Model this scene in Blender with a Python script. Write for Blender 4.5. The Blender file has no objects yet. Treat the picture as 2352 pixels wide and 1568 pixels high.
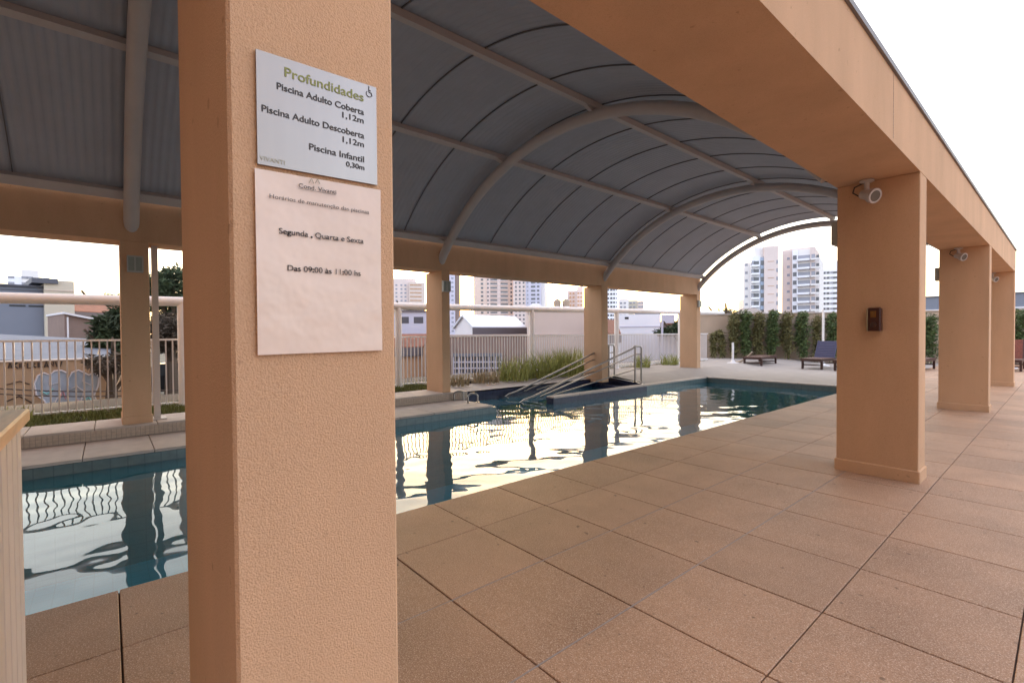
import bpy, bmesh, math, random
from mathutils import Vector, Matrix
R = math.radians
random.seed(7)
H = 1.3            # metres per layout unit (the camera height)
SC = bpy.context.scene
COL = SC.collection
PI = math.pi

# ------------------------------------------------------------------ camera
YAW, PITCH, ROLL, FPX = 0.86544, -0.016559, -0.007061, 1090.6
cd = bpy.data.cameras.new('camera'); cam = bpy.data.objects.new('camera', cd); COL.objects.link(cam)
fw = Vector((-math.sin(YAW)*math.cos(PITCH), math.cos(YAW)*math.cos(PITCH), math.sin(PITCH)))
rt0 = Vector((math.cos(YAW), math.sin(YAW), 0)); up0 = rt0.cross(fw)
rt = math.cos(ROLL)*rt0 + math.sin(ROLL)*up0; up = -math.sin(ROLL)*rt0 + math.cos(ROLL)*up0
cam.matrix_world = Matrix(((rt.x, up.x, -fw.x, 0), (rt.y, up.y, -fw.y, 0), (rt.z, up.z, -fw.z, H), (0, 0, 0, 1)))
cd.sensor_width = 36; cd.lens = FPX/2352*36; cd.clip_end = 6000; cd.clip_start = .05
SC.camera = cam

# ------------------------------------------------------------------ sky, sun, exposure
SUN_EL, SUN_AZ = R(4.0), math.atan2(-.80, .60)
VEIL_EAST, VEIL_WEST = (2.45, 2.5, 3.3), (2.05, 1.75, 1.5)
w = bpy.data.worlds.new('World'); SC.world = w; w.use_nodes = True
nt = w.node_tree; nt.nodes.clear()
so = nt.nodes.new('ShaderNodeOutputWorld'); bg = nt.nodes.new('ShaderNodeBackground'); sk = nt.nodes.new('ShaderNodeTexSky')
sk.sky_type = 'NISHITA'; sk.sun_disc = False; sk.sun_elevation = SUN_EL; sk.sun_rotation = SUN_AZ
sk.altitude = 760; sk.air_density = 1.0; sk.dust_density = 3.0; sk.ozone_density = 1.0
bg.inputs['Strength'].default_value = 0.15
# a thin bright veil of evening cloud over the clear sky
tc = nt.nodes.new('ShaderNodeTexCoord'); mp = nt.nodes.new('ShaderNodeMapping'); mp.inputs['Scale'].default_value = (1, 1, 2.6)
cn = nt.nodes.new('ShaderNodeTexNoise'); cn.inputs['Scale'].default_value = 2.3; cn.inputs['Detail'].default_value = 6; cn.inputs['Roughness'].default_value = .55
cr = nt.nodes.new('ShaderNodeMapRange'); cr.inputs[1].default_value = .3; cr.inputs[2].default_value = .72; cr.inputs[3].default_value = .55; cr.inputs[4].default_value = 1.35
nt.links.new(tc.outputs['Generated'], mp.inputs[0]); nt.links.new(mp.outputs[0], cn.inputs['Vector']); nt.links.new(cn.outputs[0], cr.inputs[0])
vs = nt.nodes.new('ShaderNodeVectorMath'); vs.operation = 'SCALE'; nt.links.new(cr.outputs[0], vs.inputs['Scale'])
# the veil is warm on the side where the sun sets and cooler opposite
dn = nt.nodes.new('ShaderNodeVectorMath'); dn.operation = 'DOT_PRODUCT'; nt.links.new(tc.outputs['Generated'], dn.inputs[0]); dn.inputs[1].default_value = (math.sin(SUN_AZ), math.cos(SUN_AZ), .15)
dr = nt.nodes.new('ShaderNodeMapRange'); dr.interpolation_type = 'SMOOTHSTEP'; dr.inputs[1].default_value = -.9; dr.inputs[2].default_value = 1.0; nt.links.new(dn.outputs['Value'], dr.inputs[0])
vm = nt.nodes.new('ShaderNodeMix'); vm.data_type = 'RGBA'; vm.inputs[6].default_value = (*VEIL_EAST, 1); vm.inputs[7].default_value = (*VEIL_WEST, 1)
nt.links.new(dr.outputs[0], vm.inputs[0]); nt.links.new(vm.outputs[2], vs.inputs[0])
ad = nt.nodes.new('ShaderNodeVectorMath'); ad.operation = 'ADD'; nt.links.new(sk.outputs[0], ad.inputs[0]); nt.links.new(vs.outputs[0], ad.inputs[1])
nt.links.new(ad.outputs[0], bg.inputs[0]); nt.links.new(bg.outputs[0], so.inputs[0])
sl = bpy.data.lights.new('sun', 'SUN'); sl.energy = 3.0; sl.angle = R(.5); sl.color = (1, .78, .56)
sun = bpy.data.objects.new('sun', sl); COL.objects.link(sun)
sd = Vector((math.sin(SUN_AZ)*math.cos(SUN_EL), math.cos(SUN_AZ)*math.cos(SUN_EL), math.sin(SUN_EL)))
sun.rotation_euler = sd.to_track_quat('Z', 'Y').to_euler(); sun.location = (0, 0, 30)
SC.view_settings.view_transform = 'Standard'; SC.view_settings.look = 'None'
SC.view_settings.exposure = 2.15; SC.view_settings.gamma = 1.0
SC.render.engine = 'CYCLES'
SC.cycles.use_denoising = True
SC.cycles.max_bounces = 14; SC.cycles.diffuse_bounces = 8; SC.cycles.glossy_bounces = 6; SC.cycles.transparent_max_bounces = 12

# ------------------------------------------------------------------ materials
MATS = {}
def mat(name, col, rough=.7, metal=0, var=0, nscale=6, bump=0, bscale=60, rand=0, spec=.5, speck=None, detail=4, col2=None, bdist=.004, streak=None):
    m = bpy.data.materials.new(name); m.use_nodes = True; t = m.node_tree; N = t.nodes; L = t.links
    b = N['Principled BSDF']; b.inputs['Roughness'].default_value = rough; b.inputs['Metallic'].default_value = metal
    b.inputs['Specular IOR Level'].default_value = spec
    b.inputs['Base Color'].default_value = (*col, 1)
    tc = N.new('ShaderNodeTexCoord'); out = None
    def rgb(c): 
        n = N.new('ShaderNodeRGB'); n.outputs[0].default_value = (*c, 1); return n.outputs[0]
    geo = N.new('ShaderNodeNewGeometry')
    pos = geo.outputs['Position']
    if var or rand or speck or col2:
        cur = rgb(col)
        if var or col2:
            nz = N.new('ShaderNodeTexNoise'); nz.inputs['Scale'].default_value = nscale; nz.inputs['Detail'].default_value = detail; nz.inputs['Roughness'].default_value = .6
            if streak:
                mp = N.new('ShaderNodeMapping'); mp.inputs['Scale'].default_value = streak; L.new(pos, mp.inputs[0]); L.new(mp.outputs[0], nz.inputs['Vector'])
            else: L.new(pos, nz.inputs['Vector'])
            rp = N.new('ShaderNodeMapRange'); rp.inputs[1].default_value = .3; rp.inputs[2].default_value = .7
            L.new(nz.outputs[0], rp.inputs[0])
            if col2:
                mx = N.new('ShaderNodeMix'); mx.data_type = 'RGBA'; L.new(rp.outputs[0], mx.inputs[0]); L.new(cur, mx.inputs[6]); mx.inputs[7].default_value = (*col2, 1); cur = mx.outputs[2]
            else:
                rp.inputs[3].default_value = 1-var; rp.inputs[4].default_value = 1+var
                mx = N.new('ShaderNodeVectorMath'); mx.operation = 'SCALE'; L.new(cur, mx.inputs[0]); L.new(rp.outputs[0], mx.inputs['Scale']); cur = mx.outputs[0]
        if rand:
            oi = N.new('ShaderNodeObjectInfo'); rr = N.new('ShaderNodeMapRange'); rr.inputs[3].default_value = 1-rand; rr.inputs[4].default_value = 1+rand
            L.new(oi.outputs['Random'], rr.inputs[0]); mx = N.new('ShaderNodeVectorMath'); mx.operation = 'SCALE'; L.new(cur, mx.inputs[0]); L.new(rr.outputs[0], mx.inputs['Scale']); cur = mx.outputs[0]
        if speck:
            for (sc_, lo, hi, c, amt) in speck:
                v = N.new('ShaderNodeTexNoise'); v.inputs['Scale'].default_value = sc_; v.inputs['Detail'].default_value = 1; L.new(pos, v.inputs['Vector'])
                r2 = N.new('ShaderNodeMapRange'); r2.inputs[1].default_value = lo; r2.inputs[2].default_value = hi; r2.inputs[3].default_value = 0; r2.inputs[4].default_value = amt
                L.new(v.outputs[0], r2.inputs[0])
                mx = N.new('ShaderNodeMix'); mx.data_type = 'RGBA'; L.new(r2.outputs[0], mx.inputs[0]); L.new(cur, mx.inputs[6]); mx.inputs[7].default_value = (*c, 1); cur = mx.outputs[2]
        L.new(cur, b.inputs['Base Color'])
    if bump:
        n2 = N.new('ShaderNodeTexNoise'); n2.inputs['Scale'].default_value = bscale; n2.inputs['Detail'].default_value = 3; L.new(pos, n2.inputs['Vector'])
        bp = N.new('ShaderNodeBump'); bp.inputs['Strength'].default_value = bump; bp.inputs['Distance'].default_value = bdist
        L.new(n2.outputs[0], bp.inputs['Height']); L.new(bp.outputs[0], b.inputs['Normal'])
    MATS[name] = m; return m
M = MATS
mat('stucco', (.63, .413, .262), .9, var=.09, nscale=2.2, streak=(1, 1, .3), bump=.9, bscale=340, bdist=.0024, spec=.15, speck=[(230, .5, .68, (.72, .49, .31), .25), (210, .52, .7, (.40, .22, .11), .25), (26, .74, .79, (.28, .16, .09), .35)])
mat('deck_tile', (.39, .228, .138), .58, var=.20, nscale=1.3, bump=.5, bscale=330, bdist=.002, rand=.12, spec=.35, speck=[(190, .53, .66, (.66, .49, .37), .75), (140, .55, .7, (.20, .11, .06), .6), (19, .73, .78, (.12, .07, .04), .7)])
mat('joint', (.085, .055, .038), .95)
mat('grout', (.34, .29, .26), .95)
mat('stone', (.50, .43, .38), .75, var=.10, nscale=5, bump=.3, bscale=180, rand=.06)
mat('far_paving', (.355, .31, .275), .75, var=.08, nscale=2.5, bump=.3, bscale=200)
mat('mosaic', (.52, .42, .33), .6, rand=0, var=.12, nscale=30)
mat('pool_tile', (.125, .175, .18), .25, var=.10, nscale=12)
mat('navy_tile', (.02, .026, .062), .25, var=.25, nscale=14)
mat('pool_floor', (.10, .62, .80), .4, var=.06, nscale=3)
mat('roof_sheet', (.37, .40, .46), .5, var=.05, nscale=3, spec=.4)
mat('seam', (.14, .14, .15), .7)
mat('steel_paint', (.50, .47, .46), .5, var=.04, nscale=5)
mat('white_metal', (.78, .76, .75), .42, var=.03, nscale=8)
mat('fence_paint', (.60, .56, .55), .5, var=.04, nscale=8)
mat('flashing', (.16, .15, .16), .5)
mat('fixture_white', (.55, .50, .47), .45)
mat('dark', (.02, .02, .022), .5)
mat('lens', (.13, .11, .09), .2)
mat('amber_dark', (.055, .014, .008), .35)
mat('amber', (.20, .09, .02), .25)
mat('lantern_frame', (.42, .44, .42), .5)
mat('lantern_glass', (.32, .36, .32), .15)
mat('sign_metal', (.36, .33, .305), .36, metal=.85, var=.05, nscale=14, streak=(1, 1, .05))
mat('paper', (.80, .665, .575), .25, var=.03, nscale=9, bump=.7, bscale=11, bdist=.006)
mat('ink', (.055, .05, .05), .6)
mat('ink_green', (.25, .27, .07), .5)
mat('ink_faint', (.36, .35, .25), .5)
mat('ink_grey', (.16, .14, .13), .7)
mat('counter_top', (.60, .39, .24), .45, var=.25, nscale=14, streak=(.25, 2.5, 1))
mat('counter_plank', (.60, .53, .50), .55, rand=.05, var=.04, nscale=10)
mat('chrome', (.33, .31, .29), .30, metal=1)
mat('lounger_wood', (.055, .022, .016), .5, var=.2, nscale=20)
mat('lounger_slat', (.14, .075, .055), .5, var=.15, nscale=20)
mat('lounger_mesh', (.062, .060, .115), .75, var=.1, nscale=30)
mat('red_wood', (.20, .045, .02), .5, var=.2, nscale=20)
mat('grass', (.16, .18, .055), .9, var=.35, nscale=7)
mat('soil', (.06, .045, .03), .95, var=.2, nscale=8)
mat('reed', (.31, .33, .10), .8, var=.45, nscale=9)  # lightened in place of backlight coming through the blades
mat('reed_dry', (.31, .25, .15), .85, var=.4, nscale=9)
mat('bamboo', (.075, .115, .035), .8, var=.5, nscale=5)
mat('bamboo_olive', (.135, .125, .045), .8, var=.5, nscale=5)
mat('culm', (.12, .13, .05), .7)
mat('tree_dark', (.035, .055, .022), .85, var=.5, nscale=2)
mat('tree_red', (.06, .045, .03), .85, var=.5, nscale=2)
mat('tree_pine', (.05, .06, .02), .85, var=.4, nscale=1)
mat('bark', (.09, .065, .045), .9)
mat('garden_wall', (.42, .33, .25), .9, var=.08, nscale=1.2, bump=.3, bscale=80)
mat('wall_tan', (.40, .28, .18), .9, var=.12, nscale=1.5)
mat('wall_graffiti', (.33, .40, .50), .8, var=.25, nscale=3)
mat('spray_white', (.62, .60, .64), .8)
mat('spray_dark', (.05, .035, .03), .8)
mat('spray_pink', (.55, .30, .36), .8)
mat('spray_teal', (.22, .50, .52), .8)
mat('roof_fibre', (.17, .18, .21), .8, var=.1, nscale=2)
mat('b_grey', (.19, .21, .26), .8, var=.05, nscale=.5)
mat('b_darkgrey', (.10, .105, .13), .7)
mat('b_cream', (.58, .52, .42), .85, var=.05, nscale=.5)
mat('b_white', (.74, .73, .76), .8, var=.04, nscale=.4)
mat('b_pink', (.62, .51, .47), .85, var=.05, nscale=.3)
mat('b_peach', (.58, .47, .41), .85, var=.05, nscale=.4)
mat('b_brown', (.24, .17, .145), .9, var=.12, nscale=1)
mat('b_lilac', (.50, .48, .56), .85, var=.05, nscale=.4)
mat('b_pale', (.70, .66, .64), .85, var=.04, nscale=.3)
mat('b_blue', (.30, .36, .46), .5)
mat('b_orange', (.45, .26, .15), .85)
mat('roof_metal', (.62, .65, .72), .4, var=.05, nscale=1)
mat('roof_tile', (.22, .09, .055), .85, var=.2, nscale=3)
mat('roof_grey', (.24, .20, .18), .85, var=.15, nscale=2)
mat('fascia', (.12, .10, .11), .7)
mat('win_dark', (.085, .085, .10), .2)  # glass lightened to stand in for distance haze on the towers
mat('win_mid', (.24, .24, .28), .25)
mat('tank', (.30, .24, .18), .7)
mat('car_black', (.010, .010, .012), .2)
mat('car_glass', (.05, .055, .06), .08)
mat('tyre', (.015, .015, .015), .8)
mat('asphalt', (.055, .053, .05), .9, var=.15, nscale=.8)
mat('earth', (.10, .095, .075), .95, var=.25, nscale=.2)
mat('hammock', (.42, .34, .26), .7)
# pool tile gets a grid of joints
def add_grid(m, size, dark):
    t = m.node_tree; N = t.nodes; L = t.links; b = N['Principled BSDF']
    geo = N.new('ShaderNodeNewGeometry'); br = N.new('ShaderNodeTexChecker')
    sep = N.new('ShaderNodeSeparateXYZ'); L.new(geo.outputs['Position'], sep.inputs[0])
    prev = None
    for ax in range(3):
        mm = N.new('ShaderNodeMath'); mm.operation = 'PINGPONG'; mm.inputs[1].default_value = size/2; L.new(sep.outputs[ax], mm.inputs[0])
        g = N.new('ShaderNodeMath'); g.operation = 'GREATER_THAN'; g.inputs[1].default_value = size*.035; L.new(mm.outputs[0], g.inputs[0])
        if prev is None: prev = g.outputs[0]
        else:
            q = N.new('ShaderNodeMath'); q.operation = 'MINIMUM'; L.new(prev, q.inputs[0]); L.new(g.outputs[0], q.inputs[1]); prev = q.outputs[0]
    N.remove(br)
    src = b.inputs['Base Color'].links[0].from_socket
    mx = N.new('ShaderNodeMix'); mx.data_type = 'RGBA'; L.new(prev, mx.inputs[0]); mx.inputs[6].default_value = (*dark, 1); L.new(src, mx.inputs[7]); L.new(mx.outputs[2], b.inputs['Base Color'])
add_grid(M['pool_tile'], .15, (.10, .14, .145)); add_grid(M['pool_floor'], .15, (.08, .53, .69)); add_grid(M['navy_tile'], .10, (.032, .04, .08))
# water: reflecting surface over a clear, faintly teal body
def water_mat():
    m = bpy.data.materials.new('water'); m.use_nodes = True; t = m.node_tree; N = t.nodes; L = t.links; N.clear()
    o = N.new('ShaderNodeOutputMaterial'); mx = N.new('ShaderNodeMixShader'); geo = N.new('ShaderNodeNewGeometry')
    dt = N.new('ShaderNodeVectorMath'); dt.operation = 'DOT_PRODUCT'; L.new(geo.outputs['Incoming'], dt.inputs[0]); L.new(geo.outputs['Normal'], dt.inputs[1])
    ab = N.new('ShaderNodeMath'); ab.operation = 'ABSOLUTE'; L.new(dt.outputs['Value'], ab.inputs[0])
    om = N.new('ShaderNodeMath'); om.operation = 'SUBTRACT'; om.inputs[0].default_value = 1; om.use_clamp = True; L.new(ab.outputs[0], om.inputs[1])
    pw_ = N.new('ShaderNodeMath'); pw_.operation = 'POWER'; pw_.inputs[1].default_value = 5; L.new(om.outputs[0], pw_.inputs[0])
    fr = N.new('ShaderNodeMath'); fr.operation = 'MULTIPLY_ADD'; fr.inputs[1].default_value = .98; fr.inputs[2].default_value = .02; L.new(pw_.outputs[0], fr.inputs[0])
    tr = N.new('ShaderNodeBsdfTransparent'); tr.inputs[0].default_value = (.55, .86, .93, 1)
    gl = N.new('ShaderNodeBsdfGlossy'); gl.inputs['Roughness'].default_value = .015; gl.inputs[0].default_value = (1, 1, 1, 1)
    df = N.new('ShaderNodeBsdfDiffuse'); df.inputs[0].default_value = (.03, .34, .47, 1)      # the little light the body of the water scatters back
    bd_ = N.new('ShaderNodeMixShader'); bd_.inputs[0].default_value = .22; L.new(tr.outputs[0], bd_.inputs[1]); L.new(df.outputs[0], bd_.inputs[2])
    L.new(fr.outputs[0], mx.inputs[0]); L.new(bd_.outputs[0], mx.inputs[1]); L.new(gl.outputs[0], mx.inputs[2]); L.new(mx.outputs[0], o.inputs[0])
    MATS['water'] = m
water_mat()

# ------------------------------------------------------------------ mesh helpers (layout units in, metres out)
class MB:
    def __init__(s): s.v = []; s.f = []
    def add(s, vs, fs):
        k = len(s.v); s.v += [tuple(v) for v in vs]; s.f += [tuple(k+i for i in f) for f in fs]; return s
    def box(s, x0, x1, y0, y1, z0, z1):
        return s.add([(x0,y0,z0),(x1,y0,z0),(x1,y1,z0),(x0,y1,z0),(x0,y0,z1),(x1,y0,z1),(x1,y1,z1),(x0,y1,z1)],
                     [(3,2,1,0),(4,5,6,7),(0,1,5,4),(1,2,6,5),(2,3,7,6),(3,0,4,7)])
    def cbox(s, x0, x1, y0, y1, z0, z1, c):      # box with chamfered upper and vertical edges
        b = [(x0+c,y0,0),(x1-c,y0,0),(x1,y0+c,0),(x1,y1-c,0),(x1-c,y1,0),(x0+c,y1,0),(x0,y1-c,0),(x0,y0+c,0)]
        cx, cy = (x0+x1)/2, (y0+y1)/2
        vs = [(x,y,z0) for x,y,_ in b]+[(x,y,z1-c) for x,y,_ in b]+[(x-math.copysign(c,x-cx),y-math.copysign(c,y-cy),z1) for x,y,_ in b]
        fs = [tuple(range(7,-1,-1)), tuple(range(16,24))]
        for l in (0, 8):
            for i in range(8): j=(i+1)%8; fs.append((l+i,l+j,l+8+j,l+8+i))
        return s.add(vs, fs)
    def quad(s, a, b, c, d): return s.add([a,b,c,d], [(0,1,2,3)])
    def hexa(s, bot, top):                         # 4 bottom + 4 top points
        return s.add(list(bot)+list(top), [(3,2,1,0),(4,5,6,7),(0,1,5,4),(1,2,6,5),(2,3,7,6),(3,0,4,7)])
    def tube(s, pts, r, n=10, cap=True, closed=False):
        pts = [Vector(p) for p in pts]; k = len(s.v); m = len(pts); rs = r if isinstance(r, (list, tuple)) else [r]*m
        pu = None
        for i, p in enumerate(pts):
            d = (pts[min(i+1,m-1)]-pts[max(i-1,0)]).normalized()
            if pu is None:
                pu = d.orthogonal().normalized()
                if abs(d.z) < .95: pu = (Vector((0,0,1))-d*d.z).normalized()
            u = (pu-d*pu.dot(d)).normalized(); v = d.cross(u); pu = u
            for j in range(n):
                a = 2*PI*(j+.5)/n; s.v.append(tuple(p+rs[i]*(math.cos(a)*u+math.sin(a)*v)))
        for i in range(m-1):
            for j in range(n): q=(j+1)%n; s.f.append((k+i*n+j,k+i*n+q,k+(i+1)*n+q,k+(i+1)*n+j))
        if cap: s.f.append(tuple(k+j for j in range(n-1,-1,-1))); s.f.append(tuple(k+(m-1)*n+j for j in range(n)))
        return s
    def lathe(s, c, axis, prof, n=14):            # prof: (distance along axis, radius)
        a = Vector(axis).normalized(); c = Vector(c)
        u = a.orthogonal().normalized(); v = a.cross(u); k = len(s.v)
        for d, r in prof:
            for j in range(n):
                t = 2*PI*j/n; s.v.append(tuple(c+a*d+r*(math.cos(t)*u+math.sin(t)*v)))
        for i in range(len(prof)-1):
            for j in range(n): q=(j+1)%n; s.f.append((k+i*n+j,k+i*n+q,k+(i+1)*n+q,k+(i+1)*n+j))
        s.f.append(tuple(k+j for j in range(n-1,-1,-1))); s.f.append(tuple(k+(len(prof)-1)*n+j for j in range(n)))
        return s
    def mesh(s, name, material, origin=(0,0,0), smooth=False):
        me = bpy.data.meshes.new(name); o = origin
        me.from_pydata([((x-o[0])*H,(y-o[1])*H,(z-o[2])*H) for x,y,z in s.v], [], s.f)
        me.materials.append(M[material] if isinstance(material, str) else material)
        bm = bmesh.new(); bm.from_mesh(me); bmesh.ops.recalc_face_normals(bm, faces=bm.faces); bm.to_mesh(me); bm.free()
        if smooth:
            me.polygons.foreach_set('use_smooth', [True]*len(me.polygons))
            try: me.set_sharp_from_angle(angle=R(40))
            except Exception: pass
        return me
    def build(s, name, material, parent=None, smooth=False, origin=None):
        if origin is None: origin = ORG.get(parent, (0,0,0)) if parent else (0,0,0)
        return link(name, s.mesh(name, material, origin, smooth), parent)
ORG = {}
def link(name, me, parent=None, loc=None):
    o = bpy.data.objects.new(name, me); COL.objects.link(o)
    if parent: o.parent = parent; ORG[o] = ORG.get(parent, (0,0,0))
    if loc is not None: o.location = Vector(loc)*H
    return o
def tag(o, label=None, cat=None, group=None, kind=None):
    if label: o['label'] = label
    if cat: o['category'] = cat
    if group: o['group'] = group
    if kind: o['kind'] = kind
    return o
def thing(name, loc, label, cat, group=None):
    o = bpy.data.objects.new(name, None); COL.objects.link(o); o.location = Vector(loc)*H; o.empty_display_size = .2
    ORG[o] = tuple(loc); return tag(o, label, cat, group)
def struct(name, mb, material, smooth=False): return tag(mb.build(name, material, None, smooth), kind='structure')
def copy_tree(o, delta, label=None, group=None, parent=None):
    c = o.copy(); COL.objects.link(c)
    if parent: c.parent = parent
    else:
        c.location = o.location + Vector(delta)*H
        if label: c['label'] = label
        if group: c['group'] = group
    for ch in list(o.children): copy_tree(ch, delta, parent=c)
    return c
def ray(px, py):
    d = rt*((px-1176)/FPX) - up*((py-784)/FPX) + fw
    return d/math.hypot(d.x, d.y)
def at(px, py, dist):                              # the place seen at (px, py), a known distance off
    d = ray(px, py); return Vector((d.x*dist, d.y*dist, 1+d.z*dist))

# ================================================================== unseen condominium behind and right of the camera, shaped to block sky and bounce light
def condo():
    t = thing('unseen_condominium_tower', (12, -2, 0), 'tall stucco condominium tower, unseen behind the camera, shaped to block sky and bounce light', 'tower')
    MB().box(12, 22, -16, 2.4, 5.01, 34).build('wall', 'b_white', t); MB().box(12.1, 22, -16, 2.3, -1, 5).build('light_block_base', 'fascia', t)  # pale upper wall bounces light; dark lower floors added to hold back low light
    MB().box(-11, 4.0, -16, -3.6, -1, 14).build('light_block_annex', 'b_brown', t)  # unseen annex added to dim and warm the light from behind
    wm = MB().box(-.04, .02, -.55, .55, -.5, .5).mesh('window', 'win_mid')
    for k in range(13):
        for j in range(8): link('window', wm, t, (11.98-12, -15+2.3*j+2, 6.2+2.15*k))
    wm = MB().box(-.7, .7, -.02, .04, -.6, .6).mesh('window', 'win_mid')
    for k in range(4):
        for j in range(4): link('window', wm, t, (-9.5+2.8*j-12, -3.58+2, 3.6+2.6*k))
CONDO = condo

# ================================================================== ground, street
GZ = -1.0
g = MB(); n = 24; S = 1500.0
g.quad((-S,-S,GZ-.02),(S,-S,GZ-.02),(S,S,GZ-.02),(-S,S,GZ-.02)); struct('ground', g, 'earth')
g = MB(); g.quad((-19,-60,GZ-.01),(-13.2,-60,GZ-.01),(-13.2,60,GZ-.01),(-19,60,GZ-.01)); struct('road', g, 'asphalt')

condo()
# ================================================================== deck and its tiles
TX0, TX, TY0, TY = -.0975, .468, .972, .477
PE = -2.43                                          # pool edge
b = MB(); b.box(PE+.004, 9, -6, 24, -.30, -.012); deck = struct('pool_deck', b, 'joint')
cells = []
for i in range(-6, 18):
    x0 = TX0+TX*i
    x1 = x0+TX
    if i == -6 or x0 < PE: continue
    for j in range(-14, 46):
        cells.append((x0, x1, TY0+TY*j, TY0+TY*(j+1)))
for j in range(-14, 46): cells.append((PE, TX0-TX*4, TY0+TY*j, TY0+TY*(j+1)))
cells = [c for c in cells if c[0] < TX0-TX*4-.001 and abs(c[0]-PE) < .001 or c[0] > TX0-TX*4-.01]
def inview(x, y, z, mx=60):
    v = Vector((x, y, z-1)); dz = v.dot(fw)
    if dz < .05: return False
    px, py = 1176+FPX*v.dot(rt)/dz, 784-FPX*v.dot(up)/dz
    return -mx < px < 2352+mx and -mx < py < 1568+mx
gx, gy = .0021, .0026
tile_mesh = {}
def tile_me(wx, wy):
    k = (round(wx,3), round(wy,3))
    if k not in tile_mesh:
        m_ = MB(); m_.cbox(gx, wx-gx, gy, wy-gy, -.02, 0, .0022); tile_mesh[k] = m_.mesh('tile', 'deck_tile')
    return tile_mesh[k]
vis, rest = [], []
for c in cells:
    ok = any(inview(x, y, 0) for x in (c[0], c[1], (c[0]+c[1])/2) for y in (c[2], c[3], (c[2]+c[3])/2))
    (vis if ok else rest).append(c)
vis.sort(key=lambda c: math.hypot((c[0]+c[1])/2, (c[2]+c[3])/2))
rest += vis[295:]; vis = vis[:295]
for c in vis:
    o = link('tile', tile_me(c[1]-c[0], c[3]-c[2]), deck, (c[0], c[2], random.uniform(-.0012, 0)))
rb = MB()
for c in rest: rb.cbox(c[0]+gx, c[1]-gx, c[2]+gy, c[3]-gy, -.02, -.0006, .0022)
tag(rb.build('tile', 'deck_tile', deck), kind='stuff')
gr = MB()
for k in (2, 3):
    x = TX0-TX*k; gr.box(x-.0026, x+.0026, -1, 4.2, -.012, -.0018)
gr.build('grout', 'grout', deck)

# ================================================================== pool
WZ, PB = -.115, -.115-.86
PF, PY0, PY1 = -5.25, -3.5, 10.17
b = MB()
b.quad((PF,PY0,PB),(PE,PY0,PB),(PE,PY1,PB),(PF,PY1,PB)); basin = struct('pool_basin', b, 'pool_floor')
b = MB(); b.box(PE-.004, PE+.01, PY0, PY1+.1, PB, -.021)
b.box(PF, PE, PY1, PY1+.06, PB, -.022); b.box(PF, PE, PY0-.06, PY0, PB, -.022)
b.box(PF-.06, PF, PY0, 4.17, PB, -.03); b.box(PF-.06, PF, 7.86, PY1+.06, PB, -.022)
b.build('wall_tiling', 'pool_tile', basin)
b = MB(); b.box(PF-.16, PF-.001, 5.32, 7.859, PB, -.022)
b.box(-6.5, -6.42, 4.15, 8.05, PB, .03); b.box(-6.42, PF-.061, 4.10, 4.17, PB, -.024); b.hexa([(-6.42,7.96,PB),(PF-.16,7.96,PB),(PF-.16,8.05,PB),(-6.42,8.05,PB)], [(-6.42,7.96,.096),(-6.1,7.96,.09),(-6.1,8.05,.09),(-6.42,8.05,.096)] if 0 else [(-6.42,7.96,.098),(PF-.16,7.96,-.003),(PF-.16,8.05,-.003),(-6.42,8.05,.098)])
b.build('dark_tiling', 'navy_tile', basin)
b = MB()
for k in range(9):                                  # the wide steps going down into the water
    y1 = 7.95-k*.30; z = -.06-.085*k; b.box(-6.42, PF-.161, y1-.30, y1, PB, z)
b.build('pool_step', 'navy_tile', basin)
b = MB()
# water sheet with real ripples
nx, ny = 130, 620
def wave(x, y):
    X, Y = x*H, y*H
    h = .0011*math.sin(1.9*X+1.3*Y+.6*math.sin(.9*Y))+.0009*math.sin(-2.6*X+2.1*Y+1.1*math.sin(1.1*X))
    h += .0010*math.sin(5.1*X+3.4*Y+1.2*math.sin(1.7*Y))+.0009*math.sin(-3.9*X+6.3*Y+1.5*math.sin(2.3*X))
    h += .00055*math.sin(11*X-7*Y+2*math.sin(2.1*X+Y))+.0005*math.sin(8*X+12*Y+1.5*math.sin(3.1*Y))
    h += .00022*math.sin(24*X+9*Y+2*math.sin(3*X-2*Y))+.00018*math.sin(-17*X+23*Y+2*math.sin(4*X))
    return h/H
def sheet(x0, x1, y0, y1, nx, ny):
    k = len(b.v)
    for j in range(ny+1):
        for i in range(nx+1):
            x, y = x0+(x1-x0)*i/nx, y0+(y1-y0)*j/ny; b.v.append((x, y, WZ+wave(x, y)))
    for j in range(ny):
        for i in range(nx): a=k+j*(nx+1)+i; b.f.append((a,a+1,a+nx+2,a+nx+1))
sheet(PF, PE-.004, PY0, PY1, nx, ny); sheet(-6.42, PF, 4.17, 5.32, 30, 36); sheet(-6.42, PF-.161, 5.32, 7.96, 26, 80)
struct('water', b, 'water', True)
# the strip of coping beside the steps, ledge below the columns and kerb faced with mosaic
def slabs(parent, x0, x1, y0, y1, z0, z1, step, name='coping_stone', m='stone', c=.004):
    k = max(1, round((y1-y0)/step)); d = (y1-y0)/k
    me = MB().cbox(0, x1-x0, .003, d-.003, z0, z1, c).mesh(name, m)
    for i in range(k): link(name, me, parent, (x0, y0+i*d, 0))
ledge = struct('pool_ledge', MB().box(-6.06, PF-.061, PY0, 4.10, -.5, -.024), 'joint')
slabs(ledge, -6.07, -5.67, PY0, 4.1, -.024, -.001, .47); slabs(ledge, -5.67, PF+.012, PY0, 4.1, -.024, 0, .47)
KZ = .115
kerb = struct('kerb', MB().box(-6.66, -6.075, PY0, 4.25, -.5, KZ-.02), 'grout')
slabs(kerb, -6.66, -6.055, PY0, 4.25, KZ-.02, KZ, .47)
b = MB(); ts = .0375
y = -1.6
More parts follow.
